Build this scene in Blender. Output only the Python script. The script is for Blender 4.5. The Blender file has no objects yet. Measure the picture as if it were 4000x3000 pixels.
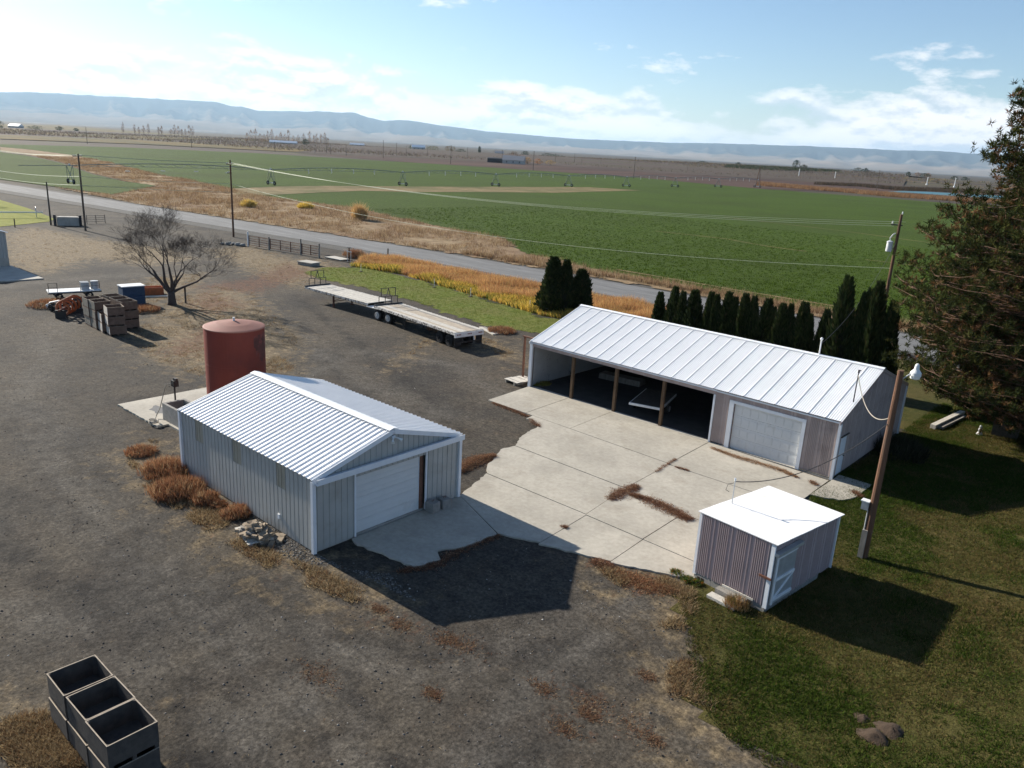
import bpy, math, random
import numpy as np
from mathutils import Vector, Matrix
R = math.radians
random.seed(7); rng = np.random.default_rng(7)
sc = bpy.context.scene
COL = sc.collection

# ------------------------------------------------------------ camera
CAM = np.array([0.0, 0.0, 15.5])
FW = np.array([-0.62964755, 0.72254467, -0.28543503])
RT = np.array([0.741981, 0.66818706, 0.05468313])
UP = np.array([-0.23023499, 0.17735627, 0.95683677])
FPX = 3086.99
cd = bpy.data.cameras.new('camera'); cam = bpy.data.objects.new('camera', cd); COL.objects.link(cam)
cd.sensor_width = 36; cd.lens = FPX / 4000 * 36; cd.clip_start = 0.1; cd.clip_end = 90000
cam.matrix_world = Matrix(((RT[0], UP[0], -FW[0], CAM[0]), (RT[1], UP[1], -FW[1], CAM[1]), (RT[2], UP[2], -FW[2], CAM[2]), (0, 0, 0, 1)))
sc.camera = cam
# ------------------------------------------------------------ sky, sun, exposure
SUN_EL = R(25.1); SUN_AZ = R(-92.5)          # azimuth from +Y towards +X: the sun stands towards -X
w = bpy.data.worlds.new('World'); sc.world = w; w.use_nodes = True
NT = w.node_tree; NT.nodes.clear()
def N(nt, t, **k):
    n = nt.nodes.new(t)
    for a, b in k.items(): setattr(n, a, b)
    return n
def LK(nt, a, b): nt.links.new(a, b)
def MATH(nt, op, a, b=None, clamp=False):
    n = N(nt, 'ShaderNodeMath', operation=op); n.use_clamp = clamp
    for i, x in enumerate((a, b)):
        if x is None: continue
        if isinstance(x, (int, float)): n.inputs[i].default_value = x
        else: LK(nt, x, n.inputs[i])
    return n.outputs[0]
def RAMP(nt, fac, stops, interp='LINEAR'):
    n = N(nt, 'ShaderNodeValToRGB'); cr = n.color_ramp; cr.interpolation = interp
    while len(cr.elements) < len(stops): cr.elements.new(0.5)
    for e, (p, c) in zip(cr.elements, stops):
        e.position = p; e.color = (c, c, c, 1) if isinstance(c, (int, float)) else (*c, 1)
    LK(nt, fac, n.inputs[0]); return n.outputs[0]
def MIXC(nt, f, a, b):
    n = N(nt, 'ShaderNodeMix', data_type='RGBA')
    for i, x in ((0, f), (6, a), (7, b)):
        if isinstance(x, (int, float)): n.inputs[i].default_value = x
        elif isinstance(x, tuple): n.inputs[i].default_value = (*x[:3], 1)
        else: LK(nt, x, n.inputs[i])
    return n.outputs[2]
def NOISE(nt, vec, scale, detail=4, rough=0.55, dist=0.0):
    n = N(nt, 'ShaderNodeTexNoise'); n.inputs['Scale'].default_value = scale
    n.inputs['Detail'].default_value = detail; n.inputs['Roughness'].default_value = rough
    n.inputs['Distortion'].default_value = dist
    if vec is not None: LK(nt, vec, n.inputs['Vector'])
    return n.outputs[0]
sky = N(NT, 'ShaderNodeTexSky', sky_type='NISHITA'); sky.sun_disc = False
sky.sun_elevation = SUN_EL; sky.sun_rotation = SUN_AZ; sky.air_density = 1.0; sky.dust_density = 0.35; sky.ozone_density = 1.8; sky.altitude = 300
tc = N(NT, 'ShaderNodeTexCoord'); sep = N(NT, 'ShaderNodeSeparateXYZ'); LK(NT, tc.outputs['Generated'], sep.inputs[0])
zz = MATH(NT, 'MAXIMUM', sep.outputs[2], 0.0)
# clouds: billows on the sky sphere, dense in a band above the ridge, a few wisps higher up
def cloudvec(dz):
    c = N(NT, 'ShaderNodeCombineXYZ'); LK(NT, MATH(NT, 'MULTIPLY', sep.outputs[0], 5.2), c.inputs[0]); LK(NT, MATH(NT, 'MULTIPLY', sep.outputs[1], 5.2), c.inputs[1])
    LK(NT, MATH(NT, 'MULTIPLY', MATH(NT, 'ADD', zz, dz), 14.0), c.inputs[2]); return c.outputs[0]
n1 = NOISE(NT, cloudvec(0.31), 1.5, 9, 0.58, 0.15); n2 = NOISE(NT, cloudvec(0.318), 1.5, 9, 0.58, 0.15)
cover = RAMP(NT, zz, [(0.0, 0.62), (0.03, 0.66), (0.05, 0.62), (0.068, 0.51), (0.088, 0.36), (0.14, 0.355), (0.22, 0.34), (0.6, 0.34)])
cl = RAMP(NT, MATH(NT, 'SUBTRACT', MATH(NT, 'ADD', n1, cover), 0.5), [(0.46, 0.0), (0.53, 0.6), (0.66, 1.0)])
shade = RAMP(NT, MATH(NT, 'ADD', MATH(NT, 'MULTIPLY', MATH(NT, 'SUBTRACT', n1, n2), 3.2), 0.5), [(0.28, 0.0), (0.55, 1.0)])
CLOUD_LIT = (9.8, 9.7, 9.6); CLOUD_DARK = (6.0, 6.8, 7.7)
ccol = MIXC(NT, shade, CLOUD_DARK, CLOUD_LIT)
tint = N(NT, 'ShaderNodeMix', data_type='RGBA', blend_type='MULTIPLY'); tint.inputs[0].default_value = 1; LK(NT, sky.outputs[0], tint.inputs[6]); tint.inputs[7].default_value = (0.95, 1.03, 1.12, 1)
skyc = MIXC(NT, cl, tint.outputs[2], ccol)
bg = N(NT, 'ShaderNodeBackground'); bg.inputs[1].default_value = 0.063
LK(NT, skyc, bg.inputs[0]); wo = N(NT, 'ShaderNodeOutputWorld'); LK(NT, bg.outputs[0], wo.inputs[0])
sd = bpy.data.lights.new('sun', 'SUN'); sd.energy = 5.0; sd.angle = R(0.53); sd.color = (1.0, 0.93, 0.82)
so = bpy.data.objects.new('sun', sd); COL.objects.link(so); so.location = (-60, 0, 60)
sdir = Vector((math.sin(SUN_AZ) * math.cos(SUN_EL), math.cos(SUN_AZ) * math.cos(SUN_EL), math.sin(SUN_EL)))
so.rotation_euler = sdir.to_track_quat('Z', 'Y').to_euler()
sc.view_settings.view_transform = 'Standard'; sc.view_settings.look = 'None'
sc.view_settings.exposure = 1.0; sc.view_settings.gamma = 1.0
sc.render.film_transparent = False
sc.cycles.max_bounces = 6; sc.cycles.diffuse_bounces = 3; sc.cycles.transparent_max_bounces = 8

# ------------------------------------------------------------ helpers
def ray(px, py): return FPX * FW + RT * (px - 2000) - UP * (py - 1500)
def g(px, py, z=0.0):
    d = ray(px, py); t = (z - CAM[2]) / d[2]; return CAM + d * t
def gd(px, py, z=0.0): return g(px * 1.80832, py * 1.80832, z)        # same, pixel of the 2212 px wide view
def height_at(px, py, x, y):
    d = ray(px, py); t = (d[0] * x + d[1] * y) / (d[0] ** 2 + d[1] ** 2); return (CAM + d * t)[2]
def sstep(a, b, x):
    t = np.clip((np.asarray(x, float) - a) / (b - a), 0, 1); return t * t * (3 - 2 * t)
def zg(x, y):
    "height of the ground: flat yard, lawn rising to the right, low knolls far off"
    x = np.asarray(x, float); y = np.asarray(y, float)
    u = (x + 7.6); sp = 0.6 * np.logaddexp(0, u / 0.6)
    z = 0.115 * np.minimum(sp, 14) * sstep(12, 20, y) * (1 - sstep(62, 74, y))
    far = np.hypot(x, y)
    kn = 9.5 * np.exp(-((x + 520) / 480) ** 2 - ((y - 1250) / 240) ** 2) + 4 * np.exp(-((x + 1500) / 300) ** 2 - ((y - 900) / 200) ** 2)
    return z + kn * sstep(650, 800, far)
def zgf(x, y): return float(zg(x, y))

class MB:
    def __init__(s): s.v = []; s.f = []
    def add(s, vs, fs):
        o = len(s.v); s.v += [tuple(map(float, p)) for p in vs]; s.f += [tuple(i + o for i in q) for q in fs]; return s
    def box(s, x0, x1, y0, y1, z0, z1):
        return s.add([(x0, y0, z0), (x1, y0, z0), (x1, y1, z0), (x0, y1, z0), (x0, y0, z1), (x1, y0, z1), (x1, y1, z1), (x0, y1, z1)],
                     [(0, 3, 2, 1), (4, 5, 6, 7), (0, 1, 5, 4), (1, 2, 6, 5), (2, 3, 7, 6), (3, 0, 4, 7)])
    def bar(s, a, b, w, h=None):
        "square bar from a to b"
        a = Vector(a); b = Vector(b); d = (b - a).normalized(); h = h or w
        u = d.cross(Vector((0, 0, 1))); u = u.normalized() if u.length > 1e-4 else Vector((1, 0, 0)); v = u.cross(d)
        P = []
        for c in (a, b):
            for sx, sy in ((-1, -1), (1, -1), (1, 1), (-1, 1)): P.append(c + u * sx * w / 2 + v * sy * h / 2)
        return s.add(P, [(0, 1, 2, 3), (7, 6, 5, 4), (0, 4, 5, 1), (1, 5, 6, 2), (2, 6, 7, 3), (3, 7, 4, 0)])
    def tube(s, pts, rs, n=8, caps=True):
        pts = [Vector(p) for p in pts]
        if not isinstance(rs, (list, tuple)): rs = [rs] * len(pts)
        vs = []; fs = []; ref = None
        for i, p in enumerate(pts):
            d = (pts[min(i + 1, len(pts) - 1)] - pts[max(i - 1, 0)]).normalized()
            if ref is None: ref = Vector((0, 0, 1)) if abs(d.z) < 0.9 else Vector((1, 0, 0))
            u = d.cross(ref).normalized(); v = u.cross(d); ref = v.cross(u) * -1 if False else ref
            for k in range(n):
                a = 2 * math.pi * k / n; vs.append(p + (u * math.cos(a) + v * math.sin(a)) * rs[i])
        for i in range(len(pts) - 1):
            for k in range(n):
                a = i * n + k; b = i * n + (k + 1) % n; fs.append((a, b, b + n, a + n))
        if caps: fs.append(tuple(range(n - 1, -1, -1))); fs.append(tuple((len(pts) - 1) * n + k for k in range(n)))
        return s.add(vs, fs)
    def lathe(s, prof, n=24, c=(0, 0)):
        vs = []; fs = []
        for r, z in prof:
            for k in range(n): a = 2 * math.pi * k / n; vs.append((c[0] + r * math.cos(a), c[1] + r * math.sin(a), z))
        for i in range(len(prof) - 1):
            for k in range(n): a = i * n + k; b = i * n + (k + 1) % n; fs.append((a, b, b + n, a + n))
        fs.append(tuple((len(prof) - 1) * n + k for k in range(n))); fs.append(tuple(range(n - 1, -1, -1)))
        return s.add(vs, fs)
    def prism(s, poly, z0, z1):
        n = len(poly); vs = [(*p[:2], z0) for p in poly] + [(*p[:2], z1) for p in poly]
        return s.add(vs, [tuple(range(n - 1, -1, -1)), tuple(range(n, 2 * n))] + [(i, (i + 1) % n, n + (i + 1) % n, n + i) for i in range(n)])
    def wheel(s, c, r, wd, axis='y', prof=None, n=20):
        "tyre-like lathe about a horizontal axis"
        c = Vector(c); prof = prof or [(r * .62, -wd / 2), (r * .9, -wd / 2), (r, -wd * .34), (r, wd * .34), (r * .9, wd / 2), (r * .62, wd / 2), (r * .5, 0)]
        vs = []; fs = []; m = len(prof)
        for k in range(n):
            a = 2 * math.pi * k / n
            for rr, t in prof:
                p = (rr * math.cos(a), t, rr * math.sin(a)) if axis == 'y' else (t, rr * math.cos(a), rr * math.sin(a))
                vs.append(c + Vector(p))
        for k in range(n):
            for j in range(m):
                a = k * m + j; b = k * m + (j + 1) % m; q = ((k + 1) % n) * m
                fs.append((a, b, q + (j + 1) % m, q + j))
        return s.add(vs, fs)
    def mesh(s, name='mesh', m=None, smooth=False, recalc=True):
        me = bpy.data.meshes.new(name); me.from_pydata(s.v, [], s.f)
        if recalc:
            import bmesh
            bm = bmesh.new(); bm.from_mesh(me); bmesh.ops.recalc_face_normals(bm, faces=bm.faces); bm.to_mesh(me); bm.free()
        if m: me.materials.append(M[m] if isinstance(m, str) else m)
        if smooth: me.polygons.foreach_set('use_smooth', [True] * len(me.polygons))
        return me
    def build(s, name, m, parent=None, loc=None, smooth=False, rotz=0.0):
        return link(name, s.mesh(name, m, smooth), parent, loc, rotz)
def link(name, me, parent=None, loc=None, rotz=0.0):
    o = bpy.data.objects.new(name, me); COL.objects.link(o); o.parent = parent
    if loc is not None: o.location = loc
    if rotz: o.rotation_euler = (0, 0, rotz)
    return o
def tag(o, label, cat, group=None):
    o['label'] = label; o['category'] = cat
    if group: o['group'] = group
    return o
def thing(name, label, cat, loc=(0, 0, 0), rotz=0.0, group=None):
    o = bpy.data.objects.new(name, None); COL.objects.link(o); o.location = loc; o.rotation_euler = (0, 0, rotz); o.empty_display_size = 0.3
    return tag(o, label, cat, group)
def kind(o, k, label=None):
    o['kind'] = k
    if label: o['label'] = label
    return o
KIDS = {}
def dup(root, loc, rotz=0.0, label=None, group=None, scale=None):
    r = root.copy(); COL.objects.link(r); r.location = loc; r.rotation_euler = (0, 0, rotz)
    if scale: r.scale = scale if isinstance(scale, tuple) else (scale,) * 3
    if label: r['label'] = label
    if group: r['group'] = group
    if root.name not in KIDS: KIDS[root.name] = [(c, list(c.children)) for c in root.children]
    for ch, gs in KIDS[root.name]:
        c = ch.copy(); COL.objects.link(c); c.parent = r
        for q in gs: d = q.copy(); COL.objects.link(d); d.parent = c
    return r

# ------------------------------------------------------------ materials
M = {}
def mat(name, col, rough=0.8, var=0.25, scale=3.0, col2=None, c2lo=0.5, c2hi=0.7, s2=1.2, bump=0.0, bscale=None, metal=0.0, spec=0.3, stretch=None, fine=0.0, fscale=60.0):
    "principled material: base colour, brightness mottling, a second colour in noisy patches (dirt, rust, wear), fine relief"
    m = bpy.data.materials.new(name); m.use_nodes = True; nt = m.node_tree; b = nt.nodes['Principled BSDF']
    t = N(nt, 'ShaderNodeTexCoord'); v = t.outputs['Object']
    geo = N(nt, 'ShaderNodeNewGeometry'); v = geo.outputs['Position']
    if stretch:
        mp = N(nt, 'ShaderNodeMapping'); mp.inputs['Scale'].default_value = stretch; LK(nt, v, mp.inputs[0]); v = mp.outputs[0]
    n = NOISE(nt, v, scale, 5, 0.6)
    k = RAMP(nt, n, [(0.25, 1 - var), (0.75, 1 + var * 0.6)])
    mul = N(nt, 'ShaderNodeMix', data_type='RGBA', blend_type='MULTIPLY'); mul.inputs[0].default_value = 1
    mul.inputs[6].default_value = (*col, 1); LK(nt, k, mul.inputs[7]); c = mul.outputs[2]
    if col2:
        c = MIXC(nt, RAMP(nt, NOISE(nt, v, s2, 6, 0.65), [(c2lo, 0.0), (c2hi, 1.0)]), c, col2)
    if fine:
        f = RAMP(nt, NOISE(nt, v, fscale, 2, 0.5), [(0.3, 1 - fine), (0.7, 1 + fine * .7)])
        m2 = N(nt, 'ShaderNodeMix', data_type='RGBA', blend_type='MULTIPLY'); m2.inputs[0].default_value = 1; LK(nt, c, m2.inputs[6]); LK(nt, f, m2.inputs[7]); c = m2.outputs[2]
    LK(nt, c, b.inputs['Base Color']); b.inputs['Roughness'].default_value = rough; b.inputs['Metallic'].default_value = metal
    b.inputs['Specular IOR Level'].default_value = spec
    if bump:
        bn = N(nt, 'ShaderNodeBump'); bn.inputs['Strength'].default_value = bump; bn.inputs['Distance'].default_value = 0.05
        LK(nt, NOISE(nt, v, bscale or scale * 4, 4, 0.6), bn.inputs['Height']); LK(nt, bn.outputs[0], b.inputs['Normal'])
    M[name] = m; return m
def leafmat(name, trans=0.3):
    "foliage: colour of each blade or leaf from the mesh, light partly passing through"
    m = bpy.data.materials.new(name); m.use_nodes = True; nt = m.node_tree; nt.nodes.clear()
    a = N(nt, 'ShaderNodeAttribute', attribute_name='col'); d = N(nt, 'ShaderNodeBsdfDiffuse'); t = N(nt, 'ShaderNodeBsdfTranslucent')
    LK(nt, a.outputs['Color'], d.inputs[0]); LK(nt, a.outputs['Color'], t.inputs[0])
    mx = N(nt, 'ShaderNodeMixShader'); mx.inputs[0].default_value = trans; LK(nt, d.outputs[0], mx.inputs[1]); LK(nt, t.outputs[0], mx.inputs[2])
    o = N(nt, 'ShaderNodeOutputMaterial'); LK(nt, mx.outputs[0], o.inputs[0]); M[name] = m; return m
leafmat('blade', 0.35); leafmat('needle', 0.22); leafmat('twig', 0.0)
mat('concrete', (0.405, 0.372, 0.31), 0.85, 0.24, 0.38, (0.31, 0.275, 0.22), 0.53, 0.78, 0.7, 0.2, 40, fine=0.10, fscale=6)
mat('concrete_old', (0.40, 0.375, 0.33), 0.9, 0.2, 0.8, (0.30, 0.27, 0.22), 0.5, 0.7, 1.1, 0.2, 30)
mat('cinder', (0.27, 0.26, 0.24), 0.95, 0.25, 5, None, bump=0.4, bscale=60)
mat('roof_white', (0.88, 0.875, 0.86), 0.42, 0.05, 0.8, (0.76, 0.75, 0.72), 0.62, 0.85, 0.7, spec=0.5)
mat('roof_shed', (0.86, 0.85, 0.83), 0.5, 0.06, 1.2, (0.74, 0.68, 0.60), 0.6, 0.8, 1.4)
mat('trim_white', (0.74, 0.76, 0.78), 0.5, 0.08, 2.0, (0.55, 0.54, 0.52), 0.62, 0.8, 2.5)
mat('siding_grey', (0.42, 0.415, 0.385), 0.6, 0.1, 1.2, (0.33, 0.31, 0.27), 0.56, 0.8, 0.8)
mat('siding_tan', (0.37, 0.335, 0.26), 0.6, 0.15, 1.5)
mat('siding_pink', (0.41, 0.335, 0.31), 0.6, 0.12, 1.2, (0.27, 0.22, 0.2), 0.55, 0.8, 1.0)
mat('siding_mauve', (0.40, 0.32, 0.315), 0.55, 0.1, 1.5)
mat('door_white', (0.66, 0.665, 0.65), 0.5, 0.07, 1.2, (0.52, 0.5, 0.45), 0.6, 0.85, 1.2)
mat('wood_grey', (0.27, 0.25, 0.22), 0.9, 0.35, 6, (0.15, 0.13, 0.11), 0.55, 0.75, 4, 0.3, 40, stretch=(1, 1, 0.25))
mat('wood_pale', (0.52, 0.49, 0.43), 0.9, 0.3, 5, (0.30, 0.27, 0.23), 0.55, 0.75, 4, 0.3, 40)
mat('wood_brown', (0.17, 0.085, 0.055), 0.85, 0.3, 5, (0.10, 0.055, 0.04), 0.5, 0.75, 3, 0.2, 40)
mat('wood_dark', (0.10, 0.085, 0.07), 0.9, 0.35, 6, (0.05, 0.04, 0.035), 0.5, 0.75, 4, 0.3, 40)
mat('wood_post', (0.12, 0.075, 0.042), 0.9, 0.3, 4, (0.12, 0.08, 0.05), 0.5, 0.75, 3, 0.3, 30)
mat('pole_wood', (0.15, 0.078, 0.046), 0.9, 0.35, 3, (0.12, 0.085, 0.065), 0.5, 0.75, 2, 0.4, 30, stretch=(3, 3, 0.3))
mat('pole_grey', (0.13, 0.10, 0.075), 0.9, 0.35, 3, (0.08, 0.065, 0.05), 0.5, 0.75, 2, 0.4, 30, stretch=(3, 3, 0.3))
mat('tank_red', (0.175, 0.036, 0.025), 0.75, 0.2, 0.8, (0.125, 0.034, 0.03), 0.52, 0.75, 0.7, spec=0.25)
mat('tank_top', (0.25, 0.11, 0.082), 0.7, 0.15, 0.9, (0.27, 0.10, 0.085), 0.52, 0.75, 1.2)
mat('near_black', (0.035, 0.022, 0.02), 0.8, 0.4, 2)  # near-black brown for block hollows and the pump box floor
mat('iron_dark', (0.035, 0.032, 0.03), 0.6, 0.3, 5)
mat('iron_rust', (0.16, 0.07, 0.045), 0.85, 0.35, 5, (0.09, 0.04, 0.03), 0.5, 0.7, 4)
mat('rubber', (0.022, 0.022, 0.023), 0.85, 0.2, 6)
mat('rim_grey', (0.45, 0.46, 0.46), 0.55, 0.25, 6, (0.2, 0.17, 0.14), 0.55, 0.75, 6)
mat('galvanised', (0.50, 0.52, 0.53), 0.45, 0.2, 3, metal=0.5)
mat('steel_white', (0.72, 0.73, 0.72), 0.5, 0.12, 4, (0.45, 0.42, 0.38), 0.6, 0.8, 5)
mat('chipped_paint', (0.62, 0.60, 0.56), 0.7, 0.2, 5, (0.10, 0.085, 0.075), 0.46, 0.56, 5.0)
mat('plywood_white', (0.38, 0.385, 0.39), 0.8, 0.15, 1.0, (0.12, 0.12, 0.12), 0.60, 0.68, 2.2)
mat('blue_paint', (0.03, 0.06, 0.11), 0.6, 0.25, 4)
mat('orange_paint', (0.42, 0.12, 0.04), 0.6, 0.25, 4, (0.2, 0.07, 0.04), 0.5, 0.7, 5)
mat('hose', (0.30, 0.27, 0.22), 0.7, 0.1, 4)
mat('bark', (0.085, 0.065, 0.055), 0.95, 0.35, 6, bump=0.6, bscale=18)
mat('bark_pine', (0.12, 0.07, 0.045), 0.95, 0.35, 5, bump=0.6, bscale=12)
mat('asphalt', (0.135, 0.135, 0.133), 0.9, 0.12, 0.6, (0.19, 0.19, 0.187), 0.45, 0.7, 0.9, 0.2, 60, stretch=(0.12, 1, 1), fine=0.12, fscale=8)
mat('shoulder', (0.072, 0.069, 0.064), 0.95, 0.3, 1.5, (0.105, 0.094, 0.075), 0.5, 0.75, 0.7, 0.5, 20, fine=0.35, fscale=7)
mat('wire_black', (0.05, 0.05, 0.05), 0.6, 0.1, 2)
mat('wire_bright', (0.50, 0.54, 0.42), 0.4, 0.1, 2, metal=0.3)
mat('glass_white', (0.75, 0.75, 0.7), 0.25, 0.05, 2)
mat('water', (0.05, 0.15, 0.18), 0.45, 0.1, 0.2, spec=0.15)
mat('house_white', (0.45, 0.43, 0.39), 0.8, 0.1, 2); mat('house_roof', (0.25, 0.25, 0.26), 0.8, 0.15, 2); mat('tarp_dark', (0.03, 0.03, 0.032), 0.7, 0.2, 1)
mat('stone', (0.23, 0.225, 0.21), 0.9, 0.4, 2.0)
mat('rubble', (0.27, 0.215, 0.155), 0.95, 0.35, 5)
mat('soil', (0.060, 0.040, 0.026), 0.95, 0.35, 6, bump=0.5, bscale=25)
# ------------------------------------------------------------ point scatter, blades, stones
def inpoly(poly, x, y):
    x = np.asarray(x); y = np.asarray(y); c = np.zeros(x.shape, bool); n = len(poly); j = n - 1
    for i in range(n):
        xi, yi = poly[i][:2]; xj, yj = poly[j][:2]
        c ^= ((yi > y) != (yj > y)) & (x < (xj - xi) * (y - yi) / (yj - yi + 1e-12) + xi); j = i
    return c
def scatter(poly, n):
    p = np.array([q[:2] for q in poly]); a, b = p.min(0), p.max(0); out = []; k = 0
    while k < n:
        q = a + rng.random((max(n, 500) * 2, 2)) * (b - a); q = q[inpoly(poly, q[:, 0], q[:, 1])]; out.append(q); k += len(q)
    q = np.concatenate(out)[:n]; return np.column_stack([q, zg(q[:, 0], q[:, 1])])
def vnoise(x, y, s, seed=0):
    "cheap smooth value noise in 0..1"
    x = np.asarray(x) / s + seed * 17.3; y = np.asarray(y) / s + seed * 9.1
    xi = np.floor(x); yi = np.floor(y); fx = x - xi; fy = y - yi; fx = fx * fx * (3 - 2 * fx); fy = fy * fy * (3 - 2 * fy)
    h = lambda a, b: np.modf(np.abs(np.sin(a * 127.1 + b * 311.7 + seed * 74.7) * 43758.5453))[0]
    return (h(xi, yi) * (1 - fx) + h(xi + 1, yi) * fx) * (1 - fy) + (h(xi, yi + 1) * (1 - fx) + h(xi + 1, yi + 1) * fx) * fy
def npmesh(name, V, F, cols=None, m=None):
    "mesh straight from arrays; F is (n,3) or (n,4)"
    V = np.ascontiguousarray(V, np.float32); F = np.ascontiguousarray(F, np.int32); k = F.shape[1]
    me = bpy.data.meshes.new(name); me.vertices.add(len(V)); me.loops.add(F.size); me.polygons.add(len(F))
    me.vertices.foreach_set('co', V.ravel()); me.loops.foreach_set('vertex_index', F.ravel())
    me.polygons.foreach_set('loop_start', np.arange(0, F.size, k, dtype=np.int32)); me.update(calc_edges=True)
    if cols is not None:
        a = me.attributes.new('col', 'FLOAT_COLOR', 'POINT'); c = np.ones((len(V), 4), np.float32); c[:, :3] = cols; a.data.foreach_set('color', c.ravel())
    if m: me.materials.append(M[m])
    return me
def pick(cols, n, var=0.2):
    c = np.array([k[:3] for k in cols]); wt = np.array([k[3] if len(k) > 3 else 1 for k in cols], float)
    return c[rng.choice(len(c), n, p=wt / wt.sum())] * (1 + (rng.random((n, 1)) - .5) * 2 * var)
def blades(P, n, h, spread, wd, lean, cols, mat='blade', name='blades', hscale=None, perclump=True):
    "n thin triangles round each point"
    N0 = len(P); B = np.repeat(P, n, 0); K = len(B)
    a = rng.random(K) * 2 * np.pi; rr = np.sqrt(rng.random(K)) * spread
    B = B + np.column_stack([np.cos(a) * rr, np.sin(a) * rr, np.zeros(K)])
    hh = h[0] + rng.random(K) * (h[1] - h[0])
    if hscale is not None: hh = hh * np.repeat(hscale, n)
    b = a + (rng.random(K) - .5) * 2; ln = lean * hh * (0.3 + rng.random(K))
    T = B + np.column_stack([np.cos(b) * ln, np.sin(b) * ln, hh])
    t = rng.random(K) * np.pi; W = np.column_stack([np.cos(t), np.sin(t), np.zeros(K)]) * (wd * (0.6 + 0.8 * rng.random((K, 1))) / 2)
    V = np.stack([B - W, B + W, T], 1).reshape(-1, 3); F = np.arange(3 * K).reshape(-1, 3)
    c = np.repeat(pick(cols, N0), n, 0) * (0.85 + .3 * rng.random((K, 1))) if perclump else pick(cols, K)
    return npmesh(name, V, F, np.repeat(c, 3, 0), mat)
OCT_V = np.array([(1, 0, 0), (0, 1, 0), (-1, 0, 0), (0, -1, 0), (0, 0, 1), (0, 0, -1.)]); OCT_F = np.array([(0, 1, 4), (1, 2, 4), (2, 3, 4), (3, 0, 4), (1, 0, 5), (2, 1, 5), (3, 2, 5), (0, 3, 5)])
def stones(P, size, cols, name, mat='twig'):
    K = len(P); s = size[0] + (size[1] - size[0]) * rng.random((K, 1, 1)) ** 3
    V = OCT_V[None] * s * (0.6 + .8 * rng.random((K, 6, 1))) * np.array([1, 1, .7]); a = rng.random(K) * 6.28
    c, q = np.cos(a)[:, None], np.sin(a)[:, None]; X = V[..., 0] * c - V[..., 1] * q; Y = V[..., 0] * q + V[..., 1] * c
    V = np.stack([X, Y, V[..., 2]], -1) + P[:, None, :]
    F = (OCT_F[None] + 6 * np.arange(K)[:, None, None]).reshape(-1, 3)
    return npmesh(name, V.reshape(-1, 3), F, np.repeat(pick(cols, K, .3), 6, 0), mat)

# ------------------------------------------------------------ ground
def axis(lo, hi, step, far):
    a = np.arange(lo, hi + 1e-6, step); s = step; L = [hi]; 
    while L[-1] < far: s *= 1.22; L.append(L[-1] + s)
    s = step; K = [lo]
    while K[-1] > -far: s *= 1.22; K.append(K[-1] - s)
    return np.clip(np.concatenate([np.array(K[:0:-1]), a, np.array(L[1:])]), -far, far)
def gridmesh(name, xs, ys, zf, attrs, m):
    X, Y = np.meshgrid(xs, ys, indexing='ij'); Z = zf(X, Y); nx, ny = X.shape
    I = np.arange(nx * ny).reshape(nx, ny); F = np.stack([I[:-1, :-1], I[1:, :-1], I[1:, 1:], I[:-1, 1:]], -1).reshape(-1, 4)
    me = npmesh(name, np.stack([X, Y, Z], -1).reshape(-1, 3), F, None, m)
    for k, fn in attrs.items():
        a = me.attributes.new(k, 'FLOAT', 'POINT'); a.data.foreach_set('value', fn(X, Y).ravel().astype(np.float32))
    me.polygons.foreach_set('use_smooth', [True] * len(me.polygons))
    return me
def blob(pts, X, Y, soft=2.0):
    "soft inside mask of a polygon given by points of the view"
    P = [gd(*p)[:2] for p in pts] if len(pts[0]) == 2 else pts
    m = inpoly(P, X, Y).astype(float)
    d = np.full(X.shape, 1e9); n = len(P); lim = np.hypot(X, Y) < 400
    for i in range(n):
        a = np.array(P[i]); b = np.array(P[(i + 1) % n]); e = b - a
        t = np.clip(((X - a[0]) * e[0] + (Y - a[1]) * e[1]) / (e @ e + 1e-9), 0, 1)
        d = np.minimum(d, np.hypot(X - a[0] - t * e[0], Y - a[1] - t * e[1]))
    return np.where(m > 0, 0.5 + np.minimum(d / soft, 1) * .5, np.maximum(0.5 - d / soft * .5, 0)) * lim
DRY = [[(0, 505), (60, 490), (130, 500), (230, 520), (350, 535), (420, 560), (330, 575), (200, 560), (110, 590), (40, 590), (0, 560)],
       [(285, 725), (370, 640), (470, 618), (545, 632), (600, 690), (655, 745), (600, 805), (440, 815), (350, 785), (300, 755)],
       [(270, 985), (330, 950), (380, 1010), (420, 1060), (480, 1100), (560, 1180), (690, 1230), (840, 1300), (760, 1300), (600, 1240), (440, 1140), (320, 1060)],
       [(450, 540), (540, 530), (640, 560), (700, 560), (770, 590), (690, 600), (660, 625), (590, 610), (510, 575)],
       [(0, 1560), (90, 1540), (170, 1600), (190, 1659), (0, 1659)],
       [(1290, 1225), (1420, 1240), (1500, 1275), (1500, 1330), (1400, 1300), (1330, 1260)],
       [(1600, 1640), (1510, 1480), (1470, 1330), (1430, 1350), (1450, 1500), (1540, 1659)],
       [(840, 800), (960, 700), (1090, 745), (1130, 790), (1060, 760), (960, 720)],
       [(280, 640), (330, 600), (440, 590), (420, 625), (330, 660)],
       [(640, 800), (560, 850), (450, 800), (600, 760)]]
RUST = [[(320, 760), (440, 690), (560, 710), (470, 760), (380, 790)], [(0, 1590), (110, 1545), (150, 1659), (0, 1659)], [(500, 1060), (560, 1180), (690, 1230), (640, 1230), (470, 1120)],
        [(1240, 1490), (1330, 1500), (1360, 1560), (1250, 1560)], [(800, 1290), (900, 1350), (940, 1375), (860, 1360)], [(1290, 1215), (1370, 1240), (1400, 1290), (1330, 1265)],
        [(380, 620), (520, 600), (620, 560), (700, 590), (560, 640)], [(440, 610), (380, 660), (450, 690), (560, 660)]]
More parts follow.
